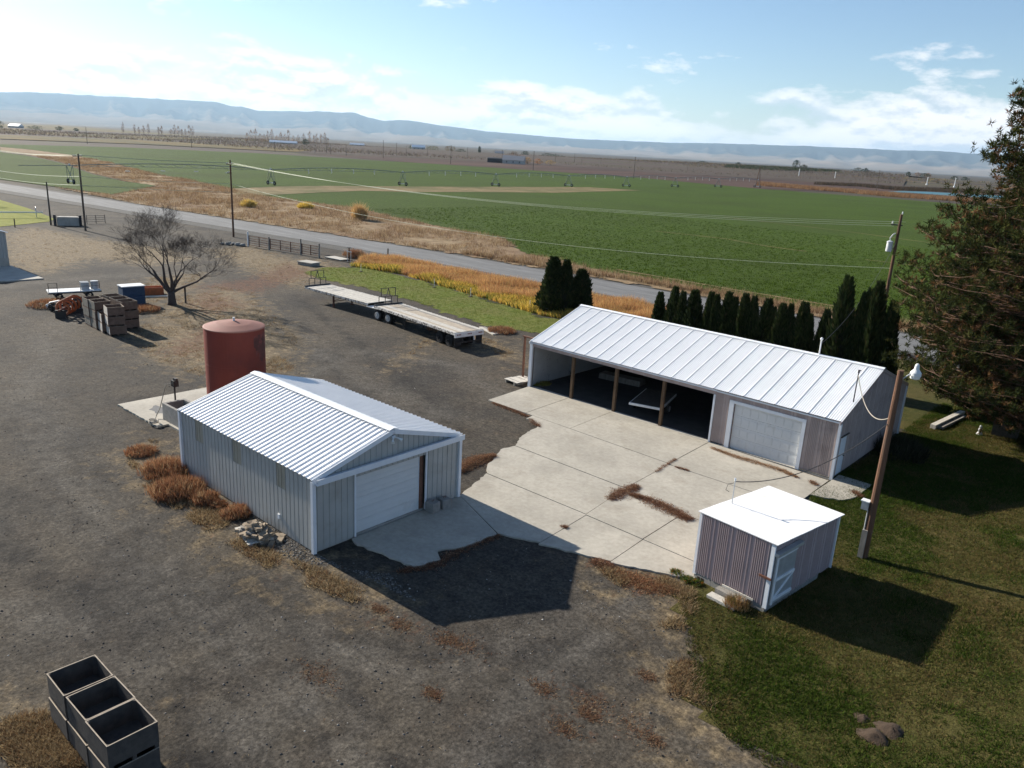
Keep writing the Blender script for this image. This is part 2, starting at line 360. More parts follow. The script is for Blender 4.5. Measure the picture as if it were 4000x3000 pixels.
xs = axis(-150, 14, 0.6, 52000); ys = axis(-14, 112, 0.6, 52000)
def a_dry(X, Y):
    o = np.zeros(X.shape)
    for p in DRY: o = np.maximum(o, blob(p, X, Y, 3.0))
    return o
def a_rust(X, Y):
    o = np.zeros(X.shape)
    for p in RUST: o = np.maximum(o, blob(p, X, Y, 2.5))
    return o
def a_far(X, Y): return sstep(150, 420, np.hypot(X, Y))
TRK = [[(0, 1180), (180, 1330), (330, 1500), (420, 1700)], [(300, 860), (360, 1000), (520, 1250), (760, 1500), (860, 1659)], [(60, 880), (200, 1010), (330, 1180), (480, 1400), (560, 1659)], [(0, 900), (120, 1030), (240, 1200), (380, 1430), (430, 1659)], [(640, 640), (820, 780), (960, 880), (990, 960)], [(560, 660), (720, 800), (820, 880)],
       [(120, 1260), (500, 1310), (900, 1420), (1300, 1400), (1480, 1380)], [(0, 1060), (160, 1120), (320, 1250), (620, 1480), (760, 1659)]]
def a_track(X, Y):
    o = np.zeros(X.shape)
    for L in TRK:
        P = [gd(*p)[:2] for p in L]
        for a, b in zip(P[:-1], P[1:]):
            e = b - a; t = np.clip(((X - a[0]) * e[0] + (Y - a[1]) * e[1]) / (e @ e), 0, 1); o = np.maximum(o, np.clip(1 - np.hypot(X - a[0] - t * e[0], Y - a[1] - t * e[1]) / 1.0, 0, 1))
    return o
LANE = [([(0, 620), (180, 600), (400, 590), (520, 640), (650, 740), (800, 830), (960, 900)], 2.2), ([(120, 700), (60, 860), (160, 1060), (420, 1330), (700, 1560), (860, 1700)], 2.0), ([(560, 1330), (900, 1470), (1250, 1330), (1400, 1290)], 1.3), ([(1000, 1659), (1200, 1450), (1330, 1330)], 1.0), ([(620, 830), (780, 760), (1000, 790), (1080, 860)], 1.6), ([(0, 1300), (260, 1400), (520, 1560), (640, 1700)], 1.2)]
def a_lane(X, Y):
    o = np.zeros(X.shape)
    for L, wd in LANE:
        P = [gd(*p)[:2] for p in L]
        for a, b in zip(P[:-1], P[1:]):
            e = b - a; t = np.clip(((X - a[0]) * e[0] + (Y - a[1]) * e[1]) / (e @ e), 0, 1); o = np.maximum(o, np.clip(1 - np.hypot(X - a[0] - t * e[0], Y - a[1] - t * e[1]) / wd, 0, 1))
    return o
def groundmat():
    m = bpy.data.materials.new('ground'); m.use_nodes = True; nt = m.node_tree; b = nt.nodes['Principled BSDF']; M['ground'] = m
    v = N(nt, 'ShaderNodeNewGeometry').outputs['Position']
    at = lambda k: N(nt, 'ShaderNodeAttribute', attribute_name=k).outputs['Fac']
    big = RAMP(nt, NOISE(nt, v, 0.16, 5, 0.6), [(0.38, 0.0), (0.62, 1.0)])
    c = MIXC(nt, big, (0.054, 0.048, 0.041), (0.096, 0.080, 0.060))
    c = MIXC(nt, RAMP(nt, NOISE(nt, v, 0.45, 6, 0.65), [(0.5, 0.0), (0.72, 0.55)]), c, (0.070, 0.052, 0.037))
    c = MIXC(nt, MATH(nt, 'MULTIPLY', at('track'), RAMP(nt, NOISE(nt, v, .9, 4, .6), [(.35, 0.0), (.6, .95)])), c, (0.020, 0.018, 0.017))
    c = MIXC(nt, MATH(nt, 'MULTIPLY', at('lane'), RAMP(nt, NOISE(nt, v, .5, 5, .65), [(.35, 0.0), (.6, .8)])), c, (0.125, 0.112, 0.094))
    brk = MATH(nt, 'MULTIPLY', MATH(nt, 'SUBTRACT', NOISE(nt, v, 0.9, 7, 0.7), 0.5), 2.4)
    dry = RAMP(nt, MATH(nt, 'ADD', at('dry'), brk), [(0.30, 0.0), (0.85, 0.92)])
    tan = MIXC(nt, RAMP(nt, NOISE(nt, v, 2.5, 5, 0.7), [(0.3, 0.0), (0.7, 1.0)]), (0.13, 0.095, 0.058), (0.31, 0.235, 0.135))
    c = MIXC(nt, dry, c, tan)
    brk2 = MATH(nt, 'MULTIPLY', MATH(nt, 'SUBTRACT', NOISE(nt, v, 1.7, 7, 0.7), 0.5), 2.6)
    c = MIXC(nt, RAMP(nt, MATH(nt, 'ADD', at('rust'), brk2), [(0.55, 0.0), (1.1, 0.8)]), c, (0.14, 0.065, 0.035))
    mp = N(nt, 'ShaderNodeMapping'); mp.inputs['Scale'].default_value = (0.004, 0.012, 1); LK(nt, v, mp.inputs[0])
    fcol = RAMP(nt, NOISE(nt, mp.outputs[0], 1.0, 5, 0.6), [(0.32, (0.055, 0.042, 0.034)), (0.47, (0.085, 0.062, 0.048)), (0.55, (0.075, 0.066, 0.034)), (0.68, (0.17, 0.125, 0.08))])
    c = MIXC(nt, at('far'), c, fcol)
    sp = MATH(nt, 'MULTIPLY', RAMP(nt, NOISE(nt, v, 7.0, 4, 0.8), [(0.3, 0.28), (0.5, 0.76), (0.70, 1.38)]), RAMP(nt, NOISE(nt, v, 1.9, 5, 0.75), [(0.32, 0.62), (0.5, 1.0), (0.68, 1.38)]))
    mu = N(nt, 'ShaderNodeMix', data_type='RGBA', blend_type='MULTIPLY'); mu.inputs[0].default_value = 1; LK(nt, c, mu.inputs[6]); LK(nt, sp, mu.inputs[7])
    LK(nt, mu.outputs[2], b.inputs['Base Color']); b.inputs['Roughness'].default_value = 0.95; b.inputs['Specular IOR Level'].default_value = 0.15
    bn = N(nt, 'ShaderNodeBump'); bn.inputs['Strength'].default_value = 0.5; bn.inputs['Distance'].default_value = 0.08
    hgt = MATH(nt, 'ADD', NOISE(nt, v, 5.5, 5, 0.75), MATH(nt, 'MULTIPLY', NOISE(nt, v, 1.2, 3, 0.6), 0.9))
    LK(nt, hgt, bn.inputs['Height']); LK(nt, bn.outputs[0], b.inputs['Normal'])
groundmat()
kind(link('ground', gridmesh('ground', xs, ys, lambda X, Y: zg(X, Y) - 0.02 * (np.hypot(X, Y) > 160), dict(dry=a_dry, rust=a_rust, far=a_far, track=a_track, lane=a_lane), 'ground')), 'structure', 'dark gravel yard and farmland reaching to the horizon')

def fieldmat(name, cols, scale, bs, bump, stretch=(1, 1, 1), rot=0.0, big=0.05, bigcol=None):
    m = bpy.data.materials.new(name); m.use_nodes = True; nt = m.node_tree; b = nt.nodes['Principled BSDF']; M[name] = m
    v = N(nt, 'ShaderNodeNewGeometry').outputs['Position']; mp = N(nt, 'ShaderNodeMapping'); mp.inputs['Scale'].default_value = stretch; mp.inputs['Rotation'].default_value = (0, 0, rot); LK(nt, v, mp.inputs[0]); q = mp.outputs[0]
    c = RAMP(nt, NOISE(nt, q, scale, 6, 0.7), [(0.3, cols[0]), (0.5, cols[1]), (0.7, cols[2])])
    if bigcol: c = MIXC(nt, RAMP(nt, NOISE(nt, q, big, 5, 0.6), [(0.42, 0.0), (0.7, 0.85)]), c, bigcol)
    LK(nt, c, b.inputs['Base Color']); b.inputs['Roughness'].default_value = 0.95; b.inputs['Specular IOR Level'].default_value = 0.1
    bn = N(nt, 'ShaderNodeBump'); bn.inputs['Strength'].default_value = bump; bn.inputs['Distance'].default_value = 0.25
    LK(nt, NOISE(nt, q, bs, 5, 0.7), bn.inputs['Height']); LK(nt, bn.outputs[0], b.inputs['Normal'])
fieldmat('alfalfa', [(0.021, 0.039, 0.004), (0.047, 0.080, 0.007), (0.084, 0.122, 0.013)], 1.3, 2.2, 1.0, big=0.03, bigcol=(0.038, 0.058, 0.007))
fieldmat('lawn_mat', [(0.022, 0.031, 0.006), (0.056, 0.060, 0.014), (0.10, 0.088, 0.028)], 2.4, 7.0, 0.8, big=0.22, bigcol=(0.12, 0.092, 0.036))
fieldmat('lawn_left', [(0.075, 0.105, 0.018), (0.125, 0.155, 0.028), (0.17, 0.175, 0.045)], 1.6, 4.0, 0.5, big=0.2, bigcol=(0.15, 0.14, 0.045))
fieldmat('lime_grass', [(0.12, 0.14, 0.02), (0.19, 0.20, 0.03), (0.24, 0.23, 0.05)], 0.8, 2.0, 0.4)
fieldmat('plough', [(0.045, 0.026, 0.021), (0.062, 0.036, 0.028), (0.080, 0.048, 0.038)], 0.25, 0.5, 0.6, (1, .15, 1), big=0.02, bigcol=(0.10, 0.062, 0.045))
fieldmat('stubble', [(0.13, 0.10, 0.045), (0.20, 0.150, 0.075), (0.25, 0.19, 0.10)], 0.25, 0.8, 0.5, big=0.06, bigcol=(0.07, 0.085, 0.025))
fieldmat('drygrass', [(0.15, 0.105, 0.058), (0.26, 0.19, 0.11), (0.36, 0.27, 0.165)], 0.5, 1.2, 0.8, big=0.08, bigcol=(0.17, 0.105, 0.065))
fieldmat('olive', [(0.055, 0.05, 0.022), (0.08, 0.072, 0.03), (0.13, 0.095, 0.03)], 0.05, 0.5, 0.6, (.3, 1, 1), big=0.012, bigcol=(0.20, 0.12, 0.03))
fieldmat('orchard', [(0.055, 0.040, 0.034), (0.080, 0.058, 0.048), (0.115, 0.085, 0.068)], 0.06, 0.3, 0.8, (.25, 1, 1), big=0.01, bigcol=(0.075, 0.065, 0.038))
def sheet(name, poly, m, z, label=None, step=None):
    "flat piece of land; z above the ground"
    P = [tuple(p[:2]) for p in poly]; me = bpy.data.meshes.new(name)
    me.from_pydata([(x, y, zgf(x, y) + z) for x, y in P], [], [tuple(range(len(P)))]); me.update()
    if me.polygons[0].normal.z < 0: me.flip_normals()
    me.materials.append(M[m]); return kind(link(name, me), 'structure', label)
def lawnsheet(name, poly, m, z, label, step=0.5):
    p = np.array([q[:2] for q in poly]); a, b = p.min(0) - 1, p.max(0) + 1
    xs = np.arange(a[0], b[0], step); ys = np.arange(a[1], b[1], step); X, Y = np.meshgrid(xs, ys, indexing='ij')
    J = X + (vnoise(X, Y, 1.3, 3) - .5) * 1.5; K = Y + (vnoise(X, Y, 1.3, 4) - .5) * 1.5
    C = inpoly(poly, J[:-1, :-1] + step / 2, K[:-1, :-1] + step / 2); nx, ny = X.shape; I = np.arange(nx * ny).reshape(nx, ny)
    F = np.stack([I[:-1, :-1], I[1:, :-1], I[1:, 1:], I[:-1, 1:]], -1)[C]
    V = np.stack([X, Y, zg(X, Y) + z], -1).reshape(-1, 3); used, inv = np.unique(F, return_inverse=True)
    return kind(link(name, npmesh(name, V[used], inv.reshape(F.shape), None, m)), 'structure', label)
LAWN_R = [(-11.25, 23.64), (-10.6, 22.5), (-10.2, 21.5), (-9.5, 20.4), (-8.7, 19.4), (-7.2, 18.35), (-5.6, 18.1), (0, 17), (10, 20), (14, 40), (14, 64), (-5, 73), (-38, 71), (-40, 58), (-37, 52), (-34, 50.6), (-12, 52), (-12, 38), (-12.2, 30), (-12, 25.2)]
LAWN_L = [tuple(gd(*p)[:2]) for p in [(658, 590), (700, 578), (790, 577), (860, 595), (960, 622), (1060, 650), (1180, 687), (1225, 692), (1225, 706), (1190, 724), (1110, 714), (1040, 699), (950, 670), (860, 642), (760, 614), (690, 604)]]
lawnsheet('lawn', LAWN_R, 'lawn_mat', 0.014, 'shaggy green and brown lawn on the right', 0.4)
lawnsheet('lawn', LAWN_L, 'lawn_left', 0.020, 'bright mown lawn behind the flatbed trailers', 0.5)
# road: straight line, asphalt with gravel shoulders
def road_y(x): return float(np.interp(x, [-900, -300, -220, -170, -125, -98, -70, -45, 0, 700], [-20, 54.5, 63.4, 69.0, 73.6, 76.6, 78.2, 78.8, 79.6, 92.0]))
def strip(name, off0, off1, m, z, label, x0=-900, x1=700, n=320):
    V = []; F = []
    for i in range(n + 1):
        x = x0 + (x1 - x0) * i / n
        for o in (off0, off1): V.append((x, road_y(x) + o, z))
    F = [(2 * i, 2 * i + 2, 2 * i + 3, 2 * i + 1) for i in range(n)]
    me = bpy.data.meshes.new(name); me.from_pydata(V, [], F); me.materials.append(M[m]); return kind(link(name, me), 'structure', label)
strip('road_shoulder', -7.6, 5.9, 'shoulder', 0.03, 'dark gravel shoulders of the country road')
strip('road', -4.3, 4.2, 'asphalt', 0.05, 'pale worn country road')
FIELD = [gd(*p)[:2] for p in [(0, 312), (250, 318), (553, 331), (830, 348), (1106, 364), (1380, 383), (1659, 409)]] + [(-110, 482), (60, 480), (330, 300), (330, 96), (60, 91), (-30, 89)] + \
        [gd(*p)[:2] for p in [(1644, 648), (1530, 629), (1456, 614), (1311, 589.5), (1258, 577), (1193, 561), (1128, 547), (1090, 517), (1000, 500), (850, 470), (780, 452), (620, 432), (545, 420), (470, 402), (400, 388), (330, 375), (240, 352), (160, 336), (60, 323), (0, 318)]]
FIELD2 = [gd(*p)[:2] for p in [(-60, 322), (0, 329), (60, 337), (130, 352), (200, 377), (270, 393), (340, 401), (300, 410), (240, 421), (120, 404), (0, 388), (-60, 380)]]
VERGE = [gd(*p)[:2] for p in [(0, 318), (60, 323), (160, 336), (240, 352), (330, 375), (400, 388), (470, 402), (545, 420), (620, 432), (780, 452), (850, 470), (1000, 500), (1090, 517), (1128, 547), (1193, 561), (1258, 577), (1311, 589.5), (1456, 614), (1530, 629), (1644, 648)]]
VERGE += [(60, 91.5)] + [(x, road_y(x) + 5.0) for x in (60, 20, -30, -60, -80, -100, -130, -170)] + [gd(*p)[:2] for p in [(120, 406), (240, 422), (300, 411), (340, 402), (270, 392), (200, 375), (130, 350), (60, 335), (0, 327)]]
sheet('field', FIELD, 'alfalfa', 0.10, 'big green irrigated field beyond the road')
sheet('field', FIELD2, 'alfalfa', 0.10, 'small green field corner left of the dry weed band')
lawnsheet('verge', VERGE, 'drygrass', 0.115, 'strip of dry tan grass between the road and the green field')
sheet('stubble_strip', [gd(*p)[:2] for p in [(490, 409), (600, 404), (700, 402.5), (900, 404), (1100, 404.5), (1270, 405), (1385, 412), (1200, 417), (1000, 415.5), (900, 416), (780, 413), (650, 419), (520, 426)]], 'stubble', 0.16, 'tan bare strip along the irrigation machine in the green field')
for pts in ([(2000 + 910 * .452, 1000 + 125 * .452), (2000 + 1400 * .452, 1000 + 210 * .452), (2000 + 1860 * .452, 1000 + 290 * .452), (3000 + 620 * .452, 1000 + 450 * .452)], [(2830, 850), (3300, 905), (3700, 960)], [(2560, 905), (2830, 935), (3000, 965), (3150, 985)], [(3380, 1017), (3650, 1050)]):
    Q = [g(*p)[:2] for p in pts]; V = []; wd = 0.35
    for x, y in Q: V += [(x, y - wd, 0.15), (x, y + wd, 0.15)]
    me = bpy.data.meshes.new('wheel_track'); me.from_pydata(V, [], [(2 * i, 2 * i + 2, 2 * i + 3, 2 * i + 1) for i in range(len(Q) - 1)]); me.materials.append(M['stubble']); kind(link('wheel_track', me), 'structure')
far = lambda L: [gd(*p)[:2] for p in L]
sheet('ploughed_field', far([(640, 331), (870, 350), (1106, 365), (1380, 384), (1659, 410), (1900, 418), (2200, 446), (2300, 446), (2200, 418), (1950, 405), (1640, 387), (1400, 373), (1130, 354), (900, 342)]), 'plough', 0.14, 'dark reddish ploughed field beyond the green field')
sheet('orchard_ground', far([(-100, 288), (0, 292), (300, 306), (640, 329), (900, 341), (1130, 353), (1400, 372), (1640, 386), (1950, 404), (1960, 393), (1500, 363), (1100, 337), (700, 309), (300, 291), (0, 275), (-100, 270)]), 'orchard', 0.25, 'brown bare orchard ground')
sheet('crop_strip', far([(-100, 271), (0, 268), (130, 271), (420, 294), (560, 305), (300, 302), (0, 286), (-100, 284)]), 'olive', 0.5, 'olive and golden vineyard strip far left')
sheet('crop_strip', far([(0, 292), (300, 303), (690, 324), (640, 329), (300, 312), (0, 301)]), 'olive', 0.45, 'dull olive strip above the green field')
sheet('crop_strip', far([(1700, 376), (1960, 386), (2100, 394), (2100, 398), (1960, 392), (1700, 381)]), 'stubble', 0.5, 'pale tan stubble strip far right')
sheet('pond', [g(*p)[:2] for p in [(3465, 752), (3600, 760), (3768, 773), (3920, 784), (3920, 768), (3764, 760), (3620, 752), (3520, 749)]], 'water', 0.6, 'small teal irrigation pond')
# lime green pasture on the far left
sheet('pasture', [gd(*p)[:2] for p in [(-60, 420), (0, 432), (60, 450), (106, 468), (118, 474), (106, 479), (60, 484), (0, 490), (-60, 490)]], 'lime_grass', 0.04, 'lime green pasture on the far left')

# ------------------------------------------------------------ concrete
apron = bpy.data.objects.new('concrete_apron', None); COL.objects.link(apron); kind(apron, 'structure', 'pale concrete apron of cast slabs between the buildings')
def ragged(P, amp):
    out = []
    for i in range(len(P)):
        a = np.array(P[i][:2], float); b = np.array(P[(i + 1) % len(P)][:2], float); rag = len(P[i]) > 2
        n = max(1, int(np.hypot(*(b - a)) / 0.22)) if rag else 1
        for k in range(n):
            q = a + (b - a) * k / n
            if rag and k: q = q + (rng.random(2) - .5) * amp * 2
            out.append(tuple(q))
    return out
SL = [[(-32.6, 35.2), (-29.42, 35.15), (-29.62, 39.55), (-32.95, 39.55)], [(-29.38, 35.15), (-25.9, 35.05), (-26.12, 39.55), (-29.58, 39.55)], [(-25.86, 35.05), (-19.12, 34.85), (-19.32, 39.5), (-26.08, 39.55)],
      [(-19.08, 34.75), (-12.3, 34.9), (-12.35, 39.3), (-19.28, 39.48)], [(-28.8, 35.1, 1), (-28.7, 34.4, 1), (-27.4, 34.2, 1), (-26.9, 32, 1), (-26.1, 30.52), (-18.86, 30.42), (-19.05, 34.8), (-25.8, 35.0)],
      [(-18.82, 30.14), (-12.3, 29.95), (-12.25, 34.85), (-19.02, 34.7)], [(-26.1, 30.47, 1), (-26.25, 29.5, 1), (-25.7, 28.6, 1), (-25.3, 27.5, 1), (-24.5, 26.62), (-18.42, 26.66), (-18.84, 30.37)],
      [(-18.38, 26.6), (-15.37, 26.55), (-15.47, 30.0), (-18.8, 30.1)], [(-15.33, 26.55), (-12.3, 26.5), (-12.3, 29.9), (-15.43, 30.0)], [(-24.5, 26.56, 1), (-23.52, 23.8), (-19.75, 22.35, 1), (-18.1, 23.1), (-18.36, 26.6)],
      [(-18.32, 26.55), (-18.06, 22.95, 1), (-15.2, 24.0), (-15.35, 26.5)], [(-15.31, 26.5), (-15.16, 23.9, 1), (-12.2, 25.15), (-12.3, 26.45)],
      [(-23.45, 17.62), (-23.1, 17.5, 1), (-20.1, 18.0, 1), (-19.8, 19.1, 1), (-20.4, 19.5, 1), (-19.94, 20.5, 1), (-19.79, 22.31), (-23.5, 23.765)],
      [(-12.25, 39.25), (-12.28, 36.8), (-11.7, 36.9, 1), (-10.9, 37.4, 1), (-10.6, 38.3), (-10.6, 40.5), (-12.25, 40.5)]]
for P in SL: MB().prism(ragged(P, 0.06), -0.05, 0.075 + random.uniform(-.006, .006)).build('slab', 'concrete', apron)
MB().prism([(-33.0, 39.6), (-12.42, 39.6), (-12.42, 50.35), (-33.0, 50.35)], -0.05, 0.055).build('floor_slab', 'concrete_old', apron)
pad = bpy.data.objects.new('concrete_pad', None); COL.objects.link(pad); kind(pad, 'structure', 'pale concrete pad under the red tank')
MB().prism(ragged([(-45.4, 17.55, 1), (-40.52, 17.62), (-40.52, 25.0), (-45.4, 25.0)], .05), -0.05, 0.1).build('slab', 'concrete', pad)
MB().prism([(-40.48, 18.2), (-36.0, 18.2), (-36.0, 25.0), (-40.48, 25.0)], -0.05, 0.1).build('slab', 'concrete', pad)
me = MB(); a = np.linspace(0, 6.28, 22)[:-1]; me.add([(-43.0 + (0.85 + .2 * math.sin(3 * t)) * math.cos(t), 18.9 + (0.42 + .1 * math.sin(5 * t)) * math.sin(t), 0.104) for t in a], [tuple(range(21))]); me.build('oil_stain', mat('stain', (0.12, 0.12, 0.12), .8, .2), pad)
pad2 = bpy.data.objects.new('concrete_pad', None); COL.objects.link(pad2); kind(pad2, 'structure', 'concrete slab beside the white shed on the far left')
MB().prism([(-98.8, 20.0), (-89.2, 20.0), (-89.2, 28.4), (-98.8, 28.4)], -0.05, 0.12).build('slab', 'concrete_old', pad2)

# ------------------------------------------------------------ hills
RIDGE = [(-1500, 215), (-900, 290), (-400, 330), (0, 358), (60, 358), (150, 360), (300, 368), (420, 374), (650, 386), (840, 397), (900, 412), (950, 416), (1010, 432), (1130, 433), (1290, 435), (1390, 440), (1430, 455), (1500, 470), (1590, 468), (1720, 488), (1900, 512), (2050, 525), (2250, 541), (2400, 548), (2600, 556), (2900, 561), (3100, 567), (3300, 575), (3500, 586), (3680, 590), (3850, 602), (4200, 615), (4800, 640), (5600, 680)]
ra = []; rh = []
for px, py in RIDGE:
    d = ray(px, py); ra.append(math.atan2(d[0], d[1])); rh.append(d[2] / math.hypot(d[0], d[1]))
def hills():
    az = np.linspace(ra[0], ra[-1], 420); rr = np.concatenate([np.linspace(12500, 26000, 46), np.linspace(26800, 34000, 6)])
    H = np.interp(az, ra, rh) * 26000 + 15.5
    A, Q = np.meshgrid(az, rr, indexing='ij'); t = (Q - 12500) / 13500; X = np.sin(A) * Q; Y = np.cos(A) * Q
    prof = 0.30 * sstep(0, .55, t) + 0.70 * sstep(.42, 1.0, t); prof = np.where(t > 1, 1 - 0.12 * (t - 1), prof)
    rid = np.abs(vnoise(A * 60, Q / 4200 + A * 4, 1.0, 5) - .5) * 2 + .5 * np.abs(vnoise(A * 150, Q / 1800, 1.0, 6) - .5) * 2
    low = vnoise(A * 40, Q / 1300, 1.0, 8)
    Z = H[:, None] * prof * (1 - 0.42 * rid * np.exp(-((t - .62) / .22) ** 2)) + 90 * (low - .5) * np.exp(-((t - .3) / .2) ** 2) - 4
    Z = np.maximum(Z, -3.5)
    nx, ny = A.shape; I = np.arange(nx * ny).reshape(nx, ny); F = np.stack([I[:-1, :-1], I[1:, :-1], I[1:, 1:], I[:-1, 1:]], -1).reshape(-1, 4)
    me = npmesh('hills', np.stack([X, Y, Z], -1).reshape(-1, 3), F, None, None)
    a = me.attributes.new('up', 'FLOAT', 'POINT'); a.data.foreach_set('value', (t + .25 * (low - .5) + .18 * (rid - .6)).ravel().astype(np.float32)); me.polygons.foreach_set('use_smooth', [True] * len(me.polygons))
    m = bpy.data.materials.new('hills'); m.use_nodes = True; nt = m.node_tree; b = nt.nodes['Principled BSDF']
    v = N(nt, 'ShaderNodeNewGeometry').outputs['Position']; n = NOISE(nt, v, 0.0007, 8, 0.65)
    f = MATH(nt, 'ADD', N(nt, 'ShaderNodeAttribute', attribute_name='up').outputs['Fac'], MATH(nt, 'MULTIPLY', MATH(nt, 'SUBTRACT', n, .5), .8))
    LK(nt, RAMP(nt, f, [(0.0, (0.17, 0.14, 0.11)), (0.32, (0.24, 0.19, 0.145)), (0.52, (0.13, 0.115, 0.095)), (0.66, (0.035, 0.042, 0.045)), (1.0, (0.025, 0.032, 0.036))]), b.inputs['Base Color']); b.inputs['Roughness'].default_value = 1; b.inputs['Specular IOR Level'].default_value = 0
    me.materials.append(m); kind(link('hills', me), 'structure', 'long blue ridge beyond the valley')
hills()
# the air: one closed box of even, pale haze
hm = bpy.data.materials.new('haze'); hm.use_nodes = True; nt = hm.node_tree; nt.nodes.clear()
pv = N(nt, 'ShaderNodeVolumePrincipled'); pv.inputs['Color'].default_value = (0.56, 0.78, 1.0, 1); pv.inputs['Density'].default_value = 2.9e-5; pv.inputs['Anisotropy'].default_value = 0.25
LK(nt, pv.outputs[0], N(nt, 'ShaderNodeOutputMaterial').inputs['Volume'])
kind(MB().box(-60000, 60000, -60000, 60000, -5, 905).build('haze', hm), 'stuff', 'thin pale blue haze over the whole valley')
mat('bay_shade', (0.06, 0.055, 0.05), .95, .3, 1.5)  # dark floor colour with the shade of the open bays painted in
# ------------------------------------------------------------ ribbed metal sheets
def profile(width, ribs, h, base, top):
    "cross section of a ribbed sheet: (u, n) points, ribs at given u"
    P = [(0.0, 0.0)]
    for r in ribs:
        for u, n in ((r - base / 2, 0), (r - top / 2, h), (r + top / 2, h), (r + base / 2, 0)):
            if 0 <= u <= width: P.append((u, n))
    P.append((width, 0.0)); return P
def ribbed(prof, bot, top, th=0.0):
    "sheet from bottom points to top points; bot/top give 3d point from (u, n)"
    V = [bot(u, n) for u, n in prof] + [top(u, n) for u, n in prof]; k = len(prof)
    return MB().add(V, [(i, i + 1, k + i + 1, k + i) for i in range(k - 1)])
PR_A = profile(0.9, [0.15, 0.45, 0.75], 0.045, 0.10, 0.035)
PR_AW = profile(0.9, [0.15, 0.45, 0.75], -0.03, 0.07, 0.03)
PR_B = profile(0.9, [0.06, 0.22, 0.34, 0.46, 0.58, 0.70], 0.018, 0.055, 0.02); PR_B = profile(0.9, [0.05], 0.04, 0.07, 0.03)[:5] + [p for p in profile(0.9, [0.20, 0.32, 0.44, 0.56, 0.68, 0.80], 0.018, 0.052, 0.022)[1:]]
PR_C = profile(0.8, [0.05, 0.135, 0.22, 0.305, 0.39, 0.475, 0.64], 0.03, 0.05, 0.022)
PR_D = profile(0.8, [0.05, 0.135, 0.22, 0.305, 0.39, 0.475, 0.64], 0.042, 0.054, 0.026)
def ribwall(parent, prof, pw, org, du, dn, W, ztop, zbot=0.0, m='siding_grey', holes=(), name='wall_panel'):
    "row of panels along du (unit, local), dn outward, cut round rectangular holes (u0,u1,z0,z1)"
    org = Vector(org); du = Vector(du); dn = Vector(dn); n = max(1, round(W / pw)); w = W / n; sc_ = w / pw
    for i in range(n):
        u0 = i * w
        spans = [(zbot, None)]
        pr = [(u * sc_, q) for u, q in prof]
        segs = [(0.0, w)]
        cuts = sorted({0.0, w} | {min(max(h[0] - u0, 0), w) for h in holes} | {min(max(h[1] - u0, 0), w) for h in holes})
        for a, b in zip(cuts[:-1], cuts[1:]):
            if b - a < 0.02: continue
            mid = u0 + (a + b) / 2
            P = [(a, 0.0)] + [q for q in pr if a < q[0] < b] + [(b, 0.0)]
            zs = [(zbot, None)]
            for h in holes:
                if h[0] < mid < h[1]:
                    zs = [(zbot, h[2])] * (h[2] > zbot + .02) + [(h[3], None)]
            for z0, z1 in zs:
                o = org + du * (u0 + a)
                mb = ribbed(P, lambda u, q: du * (u - a) + dn * q + Vector((0, 0, z0)), lambda u, q: du * (u - a) + dn * q + Vector((0, 0, ztop(u0 + u) if z1 is None else z1)))
                mb.build(name, m, parent, o)
def roof(parent, prof, pw, x0, x1, ye, ze, yr, zr, m, name='roof_panel'):
    "panels along x, running from the eave (ye,ze) up to the ridge (yr,zr)"
    n = round(abs(x1 - x0) / pw); w = (x1 - x0) / n; k = abs(w) / pw
    d = Vector((0, yr - ye, zr - ze)); nrm = Vector((0, -d.z, d.y)).normalized()
    if nrm.z < 0: nrm = -nrm
    mb = ribbed([(u * k, q) for u, q in prof], lambda u, q: Vector((u, 0, 0)) + nrm * q, lambda u, q: Vector((u, 0, 0)) + d + nrm * q)
    me = mb.mesh(name, m)
    # underside so that the sheet has thickness
    for i in range(n):
        o = link(name, me, parent, (x0 + i * w, ye, ze + random.uniform(0, .004)))
        sm = o.modifiers.new('t', 'SOLIDIFY'); sm.thickness = 0.008; sm.offset = -1
# ------------------------------------------------------------ workshop garage (left)
AX, AY = -33.99, 15.9; AL, AW, AHE, AHR = 10.46, 7.71, 3.12, 4.20
A = thing('workshop_garage', 'pale grey metal workshop with white roof and overhead door in its shaded gable', 'garage', (AX, AY, 0))
gz = lambda u: AHE + (AHR - AHE) * (1 - abs(u - AW / 2) / (AW / 2))
MB().box(0.03, AL - 0.03, 0.03, AW - .03, -.1, .1).build('foundation', 'concrete_old', A)
for i, (h0, h1) in enumerate(((1.2, 2.1), (4.45, 5.35), (7.8, 8.7))): pass
wins = [(1.32, 2.0, 2.03, 3.12), (4.56, 5.24, 2.03, 3.12), (7.92, 8.55, 2.03, 3.12)]
ribwall(A, PR_AW, .9, (0, 0, 0), (1, 0, 0), (0, -1, 0), AL, lambda u: AHE, 0.06, 'siding_grey', wins)
for h in wins:
    P = [(u, q) for u, q in [(0, 0), (.1, 0), (.12, -.025), (.15, -.025), (.17, 0), (.32, 0), (.34, -.025), (.37, -.025), (.39, 0), (h[1] - h[0], 0)]]
    ribbed(P, lambda u, q: Vector((u, -q, h[2])), lambda u, q: Vector((u, -q, AHE))).build('translucent_panel', 'siding_tan', A, (h[0], .012, 0))
ribwall(A, PR_AW, .9, (AL, AW, 0), (-1, 0, 0), (0, 1, 0), AL, lambda u: AHE, 0.06, 'siding_grey')
ribwall(A, PR_AW, .9, (AL, 0, 0), (0, 1, 0), (1, 0, 0), AW, gz, 0.06, 'siding_grey', [(1.98, 5.72, -1, 2.65)])
ribwall(A, PR_AW, .9, (0, AW, 0), (0, -1, 0), (-1, 0, 0), AW, gz, 0.06, 'siding_grey')
